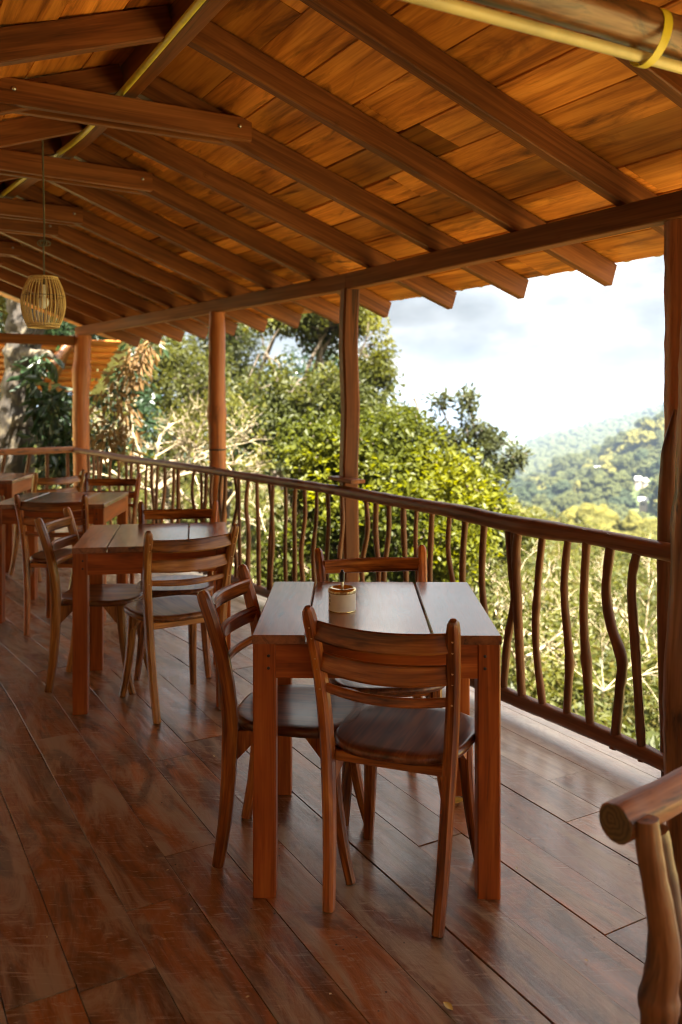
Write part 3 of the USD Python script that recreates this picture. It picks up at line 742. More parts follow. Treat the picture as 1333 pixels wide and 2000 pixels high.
# ------------------------------------------------------------------ tables
def make_table(name, label, loc, rot, w=0.713, l=0.715):
    tb = thing(name, label, "table", loc, rot, group="square wooden terrace tables")
    rng = np.random.default_rng(51)
    H, th, lg_, ap = 0.75, 0.026, 0.066, 0.098
    off = -w / 2
    for wd in (0.155, 0.36, w - 0.515):
        put("top_plank", beam((off + wd / 2, -l / 2, H - th / 2), (off + wd / 2, l / 2, H - th / 2), wd - 0.0045, th, 0.003, off=rng.uniform(-30, 30, 3)), WD_TOP, tb)
        off += wd
    for sx in (-1, 1):
        for sy in (-1, 1):
            x, y = sx * (w / 2 - lg_ / 2 - 0.004), sy * (l / 2 - lg_ / 2 - 0.004)
            leg = put("leg", loft([(x, y, 0), (x, y, H - th - 0.001)], rrect(lg_, lg_, 0.004), (0, 1, 0)).shift(rng.uniform(-30, 30, 3)), WD_TABLE, tb)
            for zz_ in (0.655, 0.69):
                put("peg", lathe([(0, 0), (.0045, 0), (.0045, .002), (0, .002)], 8).map(lambda v: np.stack([v[:, 0], -sy * 0 - v[:, 2] if sy < 0 else v[:, 2], v[:, 1]], 1)).move((x - sx * .012, y + sy * lg_ / 2, zz_)), DARKGAP, leg)
    a = w / 2 - lg_ - 0.004; b = l / 2 - lg_ - 0.004
    za = H - th - ap / 2 - 0.001
    for sy in (-1, 1):
        put("apron", beam((-a, sy * (l / 2 - 0.018), za), (a, sy * (l / 2 - 0.018), za), 0.022, ap, 0.002, off=rng.uniform(-30, 30, 3)), WD_TABLE, tb)
        put("apron", beam((sy * (w / 2 - 0.018), -b, za), (sy * (w / 2 - 0.018), b, za), 0.022, ap, 0.002, off=rng.uniform(-30, 30, 3)), WD_TABLE, tb)
    return tb


T1, T2, T3, T4 = (0.105, 2.825), (-0.915, 4.305), (-1.86, 5.84), (-3.05, 7.40)
tab = make_table("dining_table", "nearest square table, with the round ashtray on its three plank top", (*T1, 0), -0.6)
copy_of(tab, "dining_table", "second nearest table, slightly turned, tucked among three chairs", (*T2, 0), 9.5)
copy_of(tab, "dining_table", "third table, behind the second one, before the middle of the railing", (*T3, 0), 1.5)
copy_of(tab, "dining_table", "farthest table, cut by the left edge of the picture", (*T4, 0), 4.0)


# ------------------------------------------------------------------ chairs
def seat_mesh():
    n = 72
    a = np.arange(n) / n * 2 * np.pi
    e = 2 / 2.9
    def outline(k):
        x = np.sign(np.cos(a)) * abs(np.cos(a)) ** e * (0.204 - k); y = np.sign(np.sin(a)) * abs(np.sin(a)) ** e * (0.203 - k)
        x = x * (1 + 0.34 * y) * (1 - 0.0)
        return np.stack([x, y + 0.012], 1)
    rings = [(0.012, -0.028), (0.004, -0.026), (0.0, -0.018), (0.0, -0.010), (0.005, -0.003), (0.014, 0.0)]
    v = [np.column_stack([outline(k), np.full(n, 0.45 + z)]) for k, z in rings]
    # slightly dished top
    for q in (0.85, 0.6, 0.3):
        o = outline(0.014) * q + np.array([0, 0.012 * (1 - q)])
        v.append(np.column_stack([o, np.full(n, 0.45 - 0.006 * (1 - q ** 2))]))
    V = np.vstack(v + [np.array([[0, 0.012, 0.444]])]); k = len(v)
    idx = np.arange(k * n).reshape(k, n)
    A, B, C, D = idx[:-1], np.roll(idx[:-1], -1, 1), np.roll(idx[1:], -1, 1), idx[1:]
    f = [np.stack([A, B, C], -1).reshape(-1, 3), np.stack([A, C, D], -1).reshape(-1, 3)]
    top = idx[-1]; f.append(np.stack([top, np.roll(top, -1), np.full(n, k * n)], 1))
    bot = np.arange(n) + len(V)
    V = np.vstack([V, v[0]]); f.append(np.stack([np.full(n - 2, bot[0]), bot[2:], bot[1:-1]], 1))
    g = V[:, [1, 0, 2]] + [3.3, 1.7, 0]
    return M(V, np.vstack(f), g)


def brace(x, y, dx, dy, zt=0.421, drop=0.085, reach=0.085, w=0.022):
    """triangular bracket under the seat"""
    d = np.array([dx, dy, 0.0]) / math.hypot(dx, dy); nn = np.array([-d[1], d[0], 0]) * w / 2
    p = np.array([x, y, zt]); tri = [p, p + d * reach, p + d * reach * 0.85 - [0, 0, 0.012], p - [0, 0, drop], ]
    v = np.array([q + nn for q in tri] + [q - nn for q in tri])
    f = [(0, 1, 2), (0, 2, 3), (4, 6, 5), (4, 7, 6)]
    for i in range(4):
        j = (i + 1) % 4
        f += [(i, 4 + i, 4 + j), (i, 4 + j, j)]
    m = flat(M(v, np.array(f)[:, ::-1])); m.g = m.g[:, [2, 0, 1]] + R.uniform(-9, 9, 3)
    return m


def make_chair(name, label, loc, rot, wd, st_):
    c = thing(name, label, "chair", loc, rot, group="slat back wooden chairs")
    rng = np.random.default_rng(61)
    def post_y(z):
        return np.interp(z, [0, .12, .25, .45, .55, .65, .75, .86], [-.215, -.193, -.178, -.168, -.174, -.190, -.217, -.255])
    def post_x(z):
        return np.interp(z, [0, .45, .86], [.155, .178, .206])
    put("seat", seat_mesh(), st_, c)
    zs = np.array([0, .06, .13, .2, .28, .36, .43, .5, .57, .64, .70, .76, .815, .837, .846])
    scl = np.interp(zs, [0, .2, .45, .6, .815, .837, .846], [.86, 1.05, 1.2, 1.05, 1.0, .86, .5])
    for sx in (-1, 1):
        pth = np.stack([sx * post_x(zs), post_y(zs), zs], 1)
        sc2 = np.stack([np.interp(zs, [0, .45, .82, .837, .846], [.9, 1.05, 1.0, .85, .5]), scl], 1)
        lg_ = put("back_leg", loft(pth, rrect(0.034, 0.040, 0.009), (0, 1, 0.0), sc2).shift(rng.uniform(-30, 30, 3)), wd, c)
        for z_ in (0.758, 0.79, 0.668, 0.698, 0.608):
            put("dowel", lathe([(0, 0), (.0032, 0), (.0032, .0012), (0, .0012)], 7).map(lambda v: np.stack([v[:, 0], -v[:, 2], v[:, 1]], 1)).move((sx * post_x(z_) + 0.002, post_y(z_) - 0.0205, z_)), DOWEL, lg_)
        q = np.linspace(0, 1, 12); z = 0.425 * (1 - q)
        fp = np.stack([sx * (0.150 + 0.006 * q + 0.024 * q ** 2.2), 0.135 + 0.020 * q + 0.045 * q ** 2.2, z], 1)
        fs = np.interp(q, [0, .15, .35, .7, 1], [1.25, 1.2, 1.05, .92, .80])
        put("front_leg", loft(fp, rrect(0.036, 0.034, 0.008), (0, 1, 0.0), fs).shift(rng.uniform(-30, 30, 3)), wd, c)
        put("bracket", brace(sx * 0.168, -0.150, -sx * 0.25, 1.0), wd, c)
        put("bracket", brace(sx * 0.150, 0.118, -sx * 0.3, -1.0), wd, c)
    for zc, h, sag in ((0.778, 0.058, 0.046), (0.686, 0.058, 0.044), (0.608, 0.027, 0.040)):
        n = 15; u = np.linspace(-1, 1, n)
        xw = post_x(zc) - 0.010
        pth = np.stack([u * xw, post_y(zc) + 0.004 - sag * (1 - u ** 2), np.full(n, zc) - 0.006 * (1 - u ** 2)], 1)
        sc2 = np.stack([np.ones(n), 1 - 0.10 * u ** 2], 1)
        put("back_slat", loft(pth, rrect(0.019, h, 0.005), (0, 0.28, 1), sc2).shift(rng.uniform(-30, 30, 3)), wd, c)
    put("seat_rail", beam((-0.15, 0.135, 0.408), (0.15, 0.135, 0.408), 0.022, 0.028, off=(1, 1, 1)), wd, c)
    put("seat_rail", beam((-0.155, -0.150, 0.408), (0.155, -0.150, 0.408), 0.022, 0.028, off=(2, 2, 2)), wd, c)
    return c


ch = make_chair("slat_chair", "nearest chair, its curved slat back turned to the viewer at the ashtray table", (0.187, 2.563, 0), -20.6, WD_CHAIR, WD_SEAT)
def chair(label, x, y, rot):
    copy_of(ch, "slat_chair", label, (x, y, 0), rot)
chair("chair left of the ashtray table, seen from its side and tucked under the top", -0.136, 2.765, -100.0)
chair("chair on the railing side of the ashtray table, only its back showing above the top", 0.155, 3.125, 189.5)
hon = make_chair("slat_chair", "honey coloured chair standing crooked with its back to the viewer at the second table", (-0.785, 4.07, 0), 31.5, WD_HONEY, WD_HSEAT)
copy_of(hon, "slat_chair", "honey coloured chair facing right at the left side of the second table", (-1.20, 4.365, 0), -91.0)
chair("chair on the railing side of the second table, its back just above the far edge", -0.875, 4.60, 187.0)
chair("chair with its back to the viewer at the third table, left of the second table", -1.72, 5.42, -2.0)
chair("chair on the railing side of the third table, below the round corner post", -1.755, 6.42, 178.0)
copy_of(hon, "slat_chair", "honey coloured chair standing askew at the right side of the farthest table", (-2.385, 6.98, 0), 48.0)

# ------------------------------------------------------------------ ashtray and small litter
ax = W(669, 1199, dist_at(1199, 0.75)); ac = np.array([ax[0], ax[1] + 0.044, 0.75])
asht = thing("ashtray", "small round cream ashtray with brass lid and black push knob on the nearest table", "ashtray", ac)
put("cup", lathe([(0, 0.001), (.041, 0.001), (.041, 0.001), (.0435, .004), (.0435, .004), (.0435, .062), (.0435, .062), (.0405, .064), (0, .064)], 40), CERAMIC, asht)
put("base_ring", lathe([(.0438, 0.0005), (.0445, .002), (.0438, .0045)], 40), BRASS, asht)
put("lid", lathe([(.044, .058), (.0452, .060), (.0452, .060), (.0452, .067), (.0452, .067), (.043, .0715), (.036, .0725), (.036, .0725), (.032, .069), (.012, .066), (.012, .066), (0, .066)], 40), BRASS, asht)
put("rod", lathe([(.0045, .066), (.0045, .098), (0, .098)], 12), STEEL, asht)
put("knob", lathe([(.0045, .091), (.0085, .092), (.0085, .092), (.0085, .118), (.0085, .118), (.0065, .122), (.0045, .122), (.0045, .128), (0, .1285)], 16), BLACK, asht)
for k, (a0, z0, hh) in enumerate(((-2.72, .045, .010), (-2.70, .032, .008), (-2.74, .020, .007))):
    aa = np.linspace(a0 - 0.10, a0 + 0.12, 6)
    v = np.vstack([np.stack([.0438 * np.cos(aa), .0438 * np.sin(aa), np.full(6, z0)], 1), np.stack([.0438 * np.cos(aa), .0438 * np.sin(aa), np.full(6, z0 + hh)], 1)])
    f = [(i, i + 1, i + 7) for i in range(5)] + [(i, i + 7, i + 6) for i in range(5)]
    put("print_mark", M(v, f), PRINT, asht)


def one_leaf(L, w, curl=0.2, n=7):
    """a single broad leaf along +x"""
    u = np.linspace(0, 1, n); ww = w * np.sin(np.pi * np.clip(u, 0.02, 0.98)) ** 0.8
    c = np.stack([u * L, 0 * u, curl * L * u * u * 0.3], 1)
    a = c + np.stack([0 * u, ww, 0.35 * ww], 1); b = c + np.stack([0 * u, -ww, 0.35 * ww], 1)
    v = np.vstack([a, c, b]); i = np.arange(n - 1)
    f = np.vstack([np.stack([i, i + n, i + n + 1], 1), np.stack([i, i + n + 1, i + 1], 1), np.stack([i + n, i + 2 * n, i + 2 * n + 1], 1), np.stack([i + n, i + 2 * n + 1, i + n + 1], 1)])
    return M(v, f)


def rotz(m, a):
    c, s = math.cos(a), math.sin(a)
    return m.map(lambda v: np.stack([v[:, 0] * c - v[:, 1] * s, v[:, 0] * s + v[:, 1] * c, v[:, 2]], 1))


DRY = plain("dry_leaf", (0.55, 0.34, 0.05), 0.5, var=0.3, scale=40)
CHIP = plain("pale_chip", (0.62, 0.50, 0.26), 0.6)
fl = W(872, 1572, dist_at(1572, 0.0))
tag(put("fallen_leaf", rotz(one_leaf(0.07, 0.021, 0.5), 0.15).move((fl[0], fl[1], 0.003)), DRY), "fallen yellow leaf on the floor behind the right leg of the nearest table", "leaf")
fl = W(885, 1975, dist_at(1975, 0.0))
tag(put("fallen_leaf", rotz(one_leaf(0.026, 0.009, 0.8), 2.4).move((fl[0], fl[1], 0.002)), DRY), "tiny yellow leaf scrap on the planks at the bottom of the picture", "leaf")
chips = []
for px, py in ((237, 1602), (191, 1569), (135, 1508), (480, 1950), (551, 1920), (648, 1942), (92, 1834), (60, 1210), (420, 1480), (330, 1700), (372, 1780), (290, 1655), (118, 1480), (860, 1640), (1010, 1700), (1150, 1880)):
    q = W(px, py, dist_at(py, 0.0)); L = R.uniform(.006, .014)
    chips.append(rotz(one_leaf(L, L * R.uniform(.2, .4), 0.8, 4), R.uniform(0, 6)).move((q[0], q[1], 0.0022)))
tag(put("floor_litter", join(chips), CHIP), "scattered crumbs and pale chips on the floor planks", "litter", kind="stuff")

# ------------------------------------------------------------------ terrain
NX, NY = math.cos(np.radians(32)), math.sin(np.radians(32))


def near_z(x, y):
    n = (x - 0.05) * NX + (y - 5.33) * NY
    z = np.interp(n, [-60, -12, -3.9, 0, 5, 15, 40, 62, 100, 170, 400], [12, 1.0, -0.8, -1.7, -2.9, -5.0, -9.0, -14, -23, -37, -60])
    return z + 0.5 * (meshkit.fbm(np.stack([x, y, 0 * x], -1) * 0.25, 4, 3) - 0.5) * np.clip(n / 3, 0, 1)


D1, D2, D3 = 700.0, 1900.0, 4200.0


def crest(px, rows, a, d, low):
    """height of a far ridge from where its line stands against what is behind it"""
    col = CX + a * F
    y = np.interp(col, px, rows)
    return EYE - (y - HOR) / F * d - low


def terrain_z(x, y):
    x, y = np.asarray(x, float), np.asarray(y, float)
    d = np.maximum(y, 1e-3); a = np.clip(x / d, -3, 3)
    a = np.where(y <= 0, np.sign(x) * 3, a)
    r = np.where(y > 0, d * np.sqrt(1 + np.clip(a, -1, 1) ** 2) / np.sqrt(1 + np.clip(a, -.4, .4) ** 2), np.hypot(x, y))
    c1 = crest([600, 900, 1000, 1050, 1110, 1180, 1240, 1290, 1333, 1500, 2500], [1010, 985, 970, 945, 908, 884, 850, 812, 790, 700, 640], a, D1, 5.0)
    c2 = crest([300, 800, 950, 1025, 1075, 1125, 1200, 1262, 1295, 1400, 2500], [930, 905, 890, 870, 851, 843, 824, 806, 797, 770, 720], a, D2, 5.0)
    c3 = crest([300, 900, 1000, 1040, 1070, 1100, 1150, 1250, 1400], [862, 862, 853, 832, 813, 822, 840, 850, 820], a, D3, 0.0)
    near_ = near_z(x, y)
    dd = np.array([0, 90, 300, D1, D1 + 200, 1250, D2, D2 + 600, 3200, D3, D3 + 900, 9000.0])
    va = np.full_like(d, -50.0)
    v650 = c1 - 25; vals = [near_, near_, va, c1, v650, np.minimum(v650, -90), c2, c2 - 60, np.full_like(d, -170.0), c3, c3 - 60, np.full_like(d, -330.0)]
    z = np.zeros_like(d)
    for k in range(len(dd) - 1):
        t_ = np.clip((r - dd[k]) / (dd[k + 1] - dd[k]), 0, 1); t_ = t_ * t_ * (3 - 2 * t_) if k >= 3 else t_
        z = np.where((r >= dd[k]) & (r < dd[k + 1] + (1e9 if k == len(dd) - 2 else 0)), vals[k] * (1 - t_) + vals[k + 1] * t_, z)
    amp = np.interp(r, [0, 100, 700, 1900, 4200], [0, 2, 9, 26, 44])
    z = z + amp * (meshkit.fbm(np.stack([x, y, 0 * x], -1) / np.maximum(np.interp(r, [0, 400, 1500, 4000], [25, 60, 160, 400]), 1)[..., None], 5, 9) - 0.5)
    return z


rad = np.concatenate([np.linspace(0, 12, 25)[:-1], np.geomspace(12, 6200, 170)])
ang_ = np.concatenate([np.linspace(-0.45, 0.45, 301), np.linspace(0.45, 2 * np.pi - 0.45, 102)[1:-1]])
ra, an = np.meshgrid(rad, ang_, indexing="ij")
tx, ty = ra * np.sin(an), ra * np.cos(an)
tz = terrain_z(tx, ty)
nr, na = ra.shape
idx = np.arange(nr * na).reshape(nr, na)
a_, b_, c_, d_ = idx[:-1], np.roll(idx[:-1], -1, 1), np.roll(idx[1:], -1, 1), idx[1:]
tf = np.vstack([np.stack([a_, c_, b_], -1).reshape(-1, 3), np.stack([a_, d_, c_], -1).reshape(-1, 3)])
tag(put("hills", M(np.stack([tx, ty, tz], -1).reshape(-1, 3), tf), GROUND), kind="structure")


# ------------------------------------------------------------------ leaves and trees
def leaves(rng, centers, rc, per, L, wr=0.42, up=0.45, droop=0.15, flatten=0.8, six=False, outward=None):
    """a cloud of folded leaves: per of them around every centre"""
    C = np.repeat(np.asarray(centers, float), per, 0); n = len(C)
    rc = np.repeat(np.broadcast_to(rc, len(centers)), per)
    q = rng.normal(size=(n, 3)); q /= np.linalg.norm(q, axis=1, keepdims=True)
    q *= (rng.random(n) ** 0.45 * rc)[:, None]; q[:, 2] *= flatten
    P = C + q
    ax_ = q / np.maximum(np.linalg.norm(q, axis=1, keepdims=True), 1e-6) * 0.8 + rng.normal(size=(n, 3)) * 0.7
    ax_[:, 2] -= droop
    ax_ /= np.linalg.norm(ax_, axis=1, keepdims=True)
    nm = rng.normal(size=(n, 3)) * (1 - up) + np.array([0, 0, 1.0]) * up * 1.6
    nm -= (nm * ax_).sum(1, keepdims=True) * ax_; nm /= np.maximum(np.linalg.norm(nm, axis=1, keepdims=True), 1e-6)
    sd = np.cross(nm, ax_)
    l = (L * rng.uniform(0.6, 1.25, n))[:, None]; w = l * wr
    tip = P + ax_ * l - nm * l * 0.12
    mid = P + ax_ * l * 0.5
    lf, rt = mid + sd * w * 0.5 + nm * w * 0.16, mid - sd * w * 0.5 + nm * w * 0.16
    if six:
        m1, m2 = P + ax_ * l * 0.28, P + ax_ * l * 0.72
        v = np.stack([P, m1 + sd * w * .46 + nm * w * .12, m2 + sd * w * .42 + nm * w * .12, tip, m2 - sd * w * .42 + nm * w * .12, m1 - sd * w * .46 + nm * w * .12], 1)
        k = np.arange(n)[:, None] * 6
        f = np.stack([k + [0, 3, 1], k + [1, 3, 2], k + [0, 5, 3], k + [5, 4, 3]], 1).reshape(-1, 3)
    else:
        v = np.stack([P, lf, tip, rt], 1); k = np.arange(n)[:, None] * 4
        f = np.stack([k + [0, 2, 1], k + [0, 3, 2]], 1).reshape(-1, 3)
    return M(v.reshape(-1, 3), f)


def limbs(rng, a, b, r0, r1, wob=0.08, n=7, sides=6):
    a, b = np.asarray(a, float), np.asarray(b, float)
    L = np.linalg.norm(b - a); mid = (a + b) / 2 + rng.normal(size=3) * L * wob + [0, 0, L * 0.06]
    return tube([a, mid, b], [r0, (r0 + r1) / 2, r1], sides, n).shift(rng.uniform(-9, 9, 3))


def tree(name, label, base, lobes, mat, seed, L=0.12, rc=0.35, per=40, r0=0.16, wr=0.45, six=False, group=None, barkm=None, up=0.45, gap=0.0, droop=0.15):
    """lobes: (centre, (rx, ry, rz), clumps). Trunk with limbs to every lobe and twigs to the clumps, leaves round the clumps."""
    rng = np.random.default_rng(seed)
    base = np.asarray(base, float)
    x = thing(name, label, "tree" if "shrub" not in name and "bush" not in name else "shrub", base, group=group)
    cs = np.array([l[0] for l in lobes], float)
    fork = base * 0.45 + cs.mean(0) * 0.55
    wood_ = [tube([base - [0, 0, .3], base * .6 + fork * .4 + rng.normal(size=3) * .12, fork], [r0, r0 * .8, r0 * .6], 8, 10)]
    allc = []
    for c, rad_, k in lobes:
        c, rad_ = np.asarray(c, float), np.asarray(rad_, float)
        st_ = base + (fork - base) * rng.uniform(0.65, 1.0)
        wood_.append(limbs(rng, st_, c, r0 * .5, r0 * .22))
        q = rng.normal(size=(k, 3)); q /= np.linalg.norm(q, axis=1, keepdims=True)
        q *= (rng.random(k) ** 0.4)[:, None]
        cl = c + q * rad_
        if gap:
            cl = cl[meshkit.noise(cl * 0.9, seed) > gap]
        allc.append(cl)
        for p in cl[: min(len(cl), 26)]:
            wood_.append(limbs(rng, c + (p - c) * 0.1 + rng.normal(size=3) * .1, p, r0 * .16, r0 * .05, n=4, sides=4))
    put("trunk", join(wood_), barkm or BARK, x, base)
    allc = np.vstack(allc)
    put("crown", leaves(rng, allc, rng.uniform(.7, 1.25, len(allc)) * rc, per, L, wr, six=six, up=up, droop=droop), mat, x, base, normals=False)
    return x


def gz(x, y):
    return float(terrain_z(np.array([x]), np.array([y]))[0])


def under(px, d):
    x = (px - CX) / F * d
    return np.array([x, d, gz(x, d)])


def lobe(px, py, d, rx, ry, k, depth=None):
    """rx, ry in photo pixels at distance d"""
    s_ = d / F
    return (W(px, py, d), (rx * s_, (depth or rx) * s_, ry * s_), k)


tree("broad_tree", "tall broad leaved tree behind the two middle posts, reaching up to the eaves", under(575, 17), [
    lobe(520, 690, 16.5, 90, 80, 66), lobe(640, 640, 17, 85, 70, 70), lobe(705, 690, 16.5, 48, 75, 40), lobe(600, 770, 16, 110, 60, 66), lobe(705, 800, 16, 75, 60, 48), lobe(500, 850, 15.5, 100, 70, 54),
    lobe(730, 735, 16.5, 30, 40, 20), lobe(560, 600, 17.5, 85, 55, 64), lobe(680, 610, 17.2, 50, 40, 30), lobe(620, 595, 17.2, 60, 40, 36)], LF_BIG, 101, L=0.125, rc=0.33, per=62, r0=0.13, gap=0.32)
tree("bright_tree", "bright yellow green broad leaved tree just beyond the railing, right of the square post", under(760, 10.5), [
    lobe(650, 880, 10, 95, 70, 70), lobe(760, 880, 10.5, 100, 75, 90), lobe(700, 980, 9.8, 130, 90, 95), lobe(850, 950, 10.5, 90, 65, 75), lobe(920, 960, 10.8, 60, 45, 40), lobe(970, 1010, 10.6, 42, 30, 22),
    lobe(840, 1060, 10, 110, 90, 80), lobe(610, 1090, 9.8, 110, 100, 70), lobe(800, 820, 11, 40, 40, 18)], LF_BRIGHT, 102, L=0.085, rc=0.23, per=48, r0=0.11, wr=0.60, six=True, gap=0.33)
tree("olive_tree", "slender olive toned tree with sparse tufted branches against the pale sky", under(905, 15), [
    lobe(915, 785, 14, 22, 24, 8), lobe(860, 790, 14, 16, 22, 5), lobe(925, 835, 14, 32, 28, 13), lobe(880, 870, 14, 46, 30, 18), lobe(955, 870, 14, 34, 28, 13), lobe(1007, 892, 14, 18, 16, 6), lobe(985, 910, 14, 36, 18, 10),
    lobe(835, 850, 14.2, 30, 30, 11), lobe(905, 925, 14, 80, 34, 30), lobe(830, 900, 14, 50, 30, 16)], LF_OLIVE, 103, L=0.11, rc=0.155, per=34, r0=0.06, wr=0.42, droop=0.0)
# trees behind, left part of the view
bg = [("light green tree seen between the corner post and the ringed post", 330, 24, [(310, 700, 90, 70, 50), (370, 760, 100, 90, 70), (270, 770, 60, 80, 40), (330, 850, 120, 90, 70)], LF_YEL, 111),
      ("darker tree behind the ringed post, its top under the eaves", 450, 26, [(450, 650, 80, 60, 60), (430, 740, 90, 80, 70), (480, 790, 90, 80, 60)], LF_BIG, 112),
      ("dense dark tree deep behind the bright tree, seen through gaps", 640, 24, [(640, 760, 110, 100, 80), (560, 850, 110, 80, 60), (700, 860, 100, 80, 60), (740, 950, 110, 70, 50)], LF_DARK, 113),
      ("dark tree far left behind the hanging dead leaves", 215, 20, [(60, 600, 120, 70, 70), (-60, 700, 90, 120, 60), (170, 640, 70, 50, 40), (200, 720, 60, 70, 50), (230, 830, 70, 80, 60), (180, 900, 60, 70, 40), (120, 800, 60, 90, 50)], LF_DARK, 114),
      ("yellow green tree glimpsed left of the trunk under the far roof", 10, 26, [(0, 620, 50, 50, 40), (20, 700, 50, 60, 30)], LF_YEL, 115),
      ("low rounded tree on the slope below the olive tree", 930, 19, [(900, 990, 90, 60, 60), (980, 1040, 70, 40, 40), (880, 1080, 100, 60, 50)], LF_BIG, 116)]
for lab, px, d, lbs, mt, sd in bg:
    tree("slope_tree", lab, under(px, d), [lobe(*l[:2], d, l[2], l[3], l[4]) for l in lbs], mt, sd, L=0.15, rc=0.48, per=62, r0=0.16)


# pale dry branching shrubs
def dry_wood(rng, base, dirs, length, r, depth=3, spread=0.55, kids=4):
    out, tips = [], []
    todo = [(np.asarray(base, float), np.asarray(d_, float) / np.linalg.norm(d_), length * rng.uniform(.8, 1.15), r, depth) for d_ in dirs]
    while todo:
        p, d_, L, rr_, k = todo.pop()
        q = p + d_ * L; mid = (p + q) / 2 + rng.normal(size=3) * L * 0.08
        out.append(tube([p, mid, q], [rr_, rr_ * .8, rr_ * .55], 5 if k > 1 else 3, 5 if k > 1 else 3).shift(rng.uniform(-9, 9, 3)))
        tips.append(q)
        if k > 0:
            for _ in range(kids):
                u = rng.uniform(0.35, 1.0); s_ = p + (mid - p) * min(2 * u, 1) + (q - mid) * max(0, 2 * u - 1)
                nd = d_ + rng.normal(size=3) * spread; nd /= np.linalg.norm(nd)
                todo.append((s_, nd, L * rng.uniform(.5, .72), rr_ * .55, k - 1))
    return join(out), np.array(tips)


dry = [("pale leafless bush sprawling between the corner post and the ringed post", (300, 960, 11.5), [(.5, .1, .75), (-.3, 0, .8), (.9, -.2, .35), (.1, .1, 1), (.75, 0, .6), (-.7, 0, .45)], 0.85, 0.026),
       ("pale dry branches reaching out behind the ringed post", (420, 1010, 12.0), [(-.7, 0, .7), (-.2, 0, .9), (.6, 0, .8), (-1, -.1, .3), (.2, .1, .9)], 0.85, 0.024),
       ("leafless grey twigs on the slope just right of the nearest table", (1010, 1290, 8.8), [(.5, .2, .8), (-.4, 0, .9), (.9, .2, .5), (.1, 0, 1)], 0.62, 0.014),
       ("fine dry brush on the slope behind the right hand balusters", (1180, 1350, 10.0), [(.8, .2, .6), (-.8, 0, .6), (.2, 0, .9), (.9, -.2, .4), (-.5, .3, .8)], 0.75, 0.007),
       ("thin bare bush below the railing between square post and nearest table", (520, 1180, 9.5), [(.4, .1, .9), (-.5, 0, .8), (.1, 0, 1), (.8, .1, .5)], 0.75, 0.016),
       ("spindly bare bush low on the slope at the right end of the railing", (1260, 1240, 15.0), [(.5, .2, .8), (-.6, 0, .7), (-.9, .2, .4), (.1, 0, 1)], 1.0, 0.016)]
for k, (lab, (px, py, d), dirs, L, r) in enumerate(dry):
    rng = np.random.default_rng(140 + k)
    b = W(px, py, d)
    x = thing("dry_bush", lab, "shrub", b)
    g0 = under(px, d)
    m, tips = dry_wood(rng, b, dirs, L, r)
    stem = tube([g0, (g0 + b) / 2 + rng.normal(size=3) * .1, b], [r * 1.6, r * 1.4, r * 1.2], 6, 6)
    put("branches", m + stem, BARK_PALE, x, b)
    sel = tips[rng.random(len(tips)) < 0.30]
    put("foliage", leaves(rng, sel, 0.16, 7, 0.085, 0.5, six=False), LF_YEL, x, b, normals=False)

# hanging branch of dead leaves by the corner post
hb = W(262, 690, 10.2)
x = thing("dead_branch", "hanging branch of brown withered leaves right of the corner post", "branch", hb)
rng = np.random.default_rng(150)
pth = [W(275, 640, 10.4), W(262, 700, 10.2), W(235, 760, 10.1), W(222, 830, 10.0), W(232, 880, 10.0)]
put("twig", tube(pth, [0.014, 0.005], 6, 20), BARK, x, hb)
pc_ = smoothpath(pth, 26) + rng.normal(size=(26, 3)) * [0.10, 0.10, 0.06]
put("leaves", leaves(rng, pc_, 0.17, 14, 0.15, 0.30, up=0.1, droop=1.3), LF_DEAD, x, hb, normals=False)
put("green_leaves", leaves(rng, pc_[::2] + [-0.05, .25, -.05], 0.26, 16, 0.15, 0.32, up=0.2, droop=0.8), LF_DARK, x, hb, normals=False)

# trunk at the far left with creeper
tb_ = W(22, 1000, 10.9)
x = thing("old_tree", "big lichen covered tree trunk at the far left beyond the end railing", "tree", tb_)
rng = np.random.default_rng(160)
tp_ = [W(16, 1150, 10.9), W(22, 1000, 10.9), W(28, 880, 10.9), W(34, 780, 10.9), W(45, 690, 10.9), W(46, 620, 10.9), W(40, 545, 10.9)]
tr = log(tp_, 0.22, 60, 22, 0.04, rng, [1.15, 1.08, 1.0, 0.95, 1.0, .85, .8], up=(1, 0, 0), knots=3)
tr.v += (meshkit.fbm(tr.v * 7, 4, 5)[:, None] - .5) * 0.10
put("trunk", tr, BARK_LICHEN, x, tb_)
put("limb", log([W(52, 690, 10.8), W(70, 660, 10.75), W(88, 620, 10.7), W(100, 570, 10.7)], 0.06, 22, 10, 0.04, rng, [1.5, 1, .8, .7], up=(1, 0, 0)), BARK_LICHEN, x, tb_)
put("limb", log([W(48, 690, 10.75), W(70, 693, 10.6), W(92, 690, 10.5), W(108, 700, 10.5)], 0.055, 22, 10, 0.05, rng, [1.6, 1.2, .8, .6]), BARK_LICHEN, x, tb_)
cw = W(0, 560, 11.5)
hi = rng.normal(size=(95, 3)) * [1.15, 1.1, 0.55] + [-3.5, 10.0, 5.0]  # unseen canopy above the roof, added to shade the trunk
hi = hi[(hi[:, 2] > 3.6)]
put("limb", join([limbs(rng, tp_[-1] - np.array([0, 0, .3]), hi[k], 0.10, 0.02) for k in range(0, 30, 3)]), BARK_LICHEN, x, tb_)  # limbs carrying the added shade canopy
put("crown", leaves(rng, hi, 0.48, 44, 0.16, 0.42), LF_BIG, x, tb_, normals=False)  # leaves of the added canopy, out of view, only casting shade
put("crown", leaves(rng, np.array([W(px_, py_, d__) for px_, py_, d__ in zip(rng.uniform(-160, 60, 46), rng.uniform(430, 650, 46), rng.uniform(11.6, 13, 46))]), 0.45, 40, 0.16, 0.4), LF_BIG, x, tb_, normals=False)
cb = W(95, 850, 10.4)
x = thing("creeper", "dark glossy broad leaved creeper hanging on the trunk behind the end railing", "plant", cb)
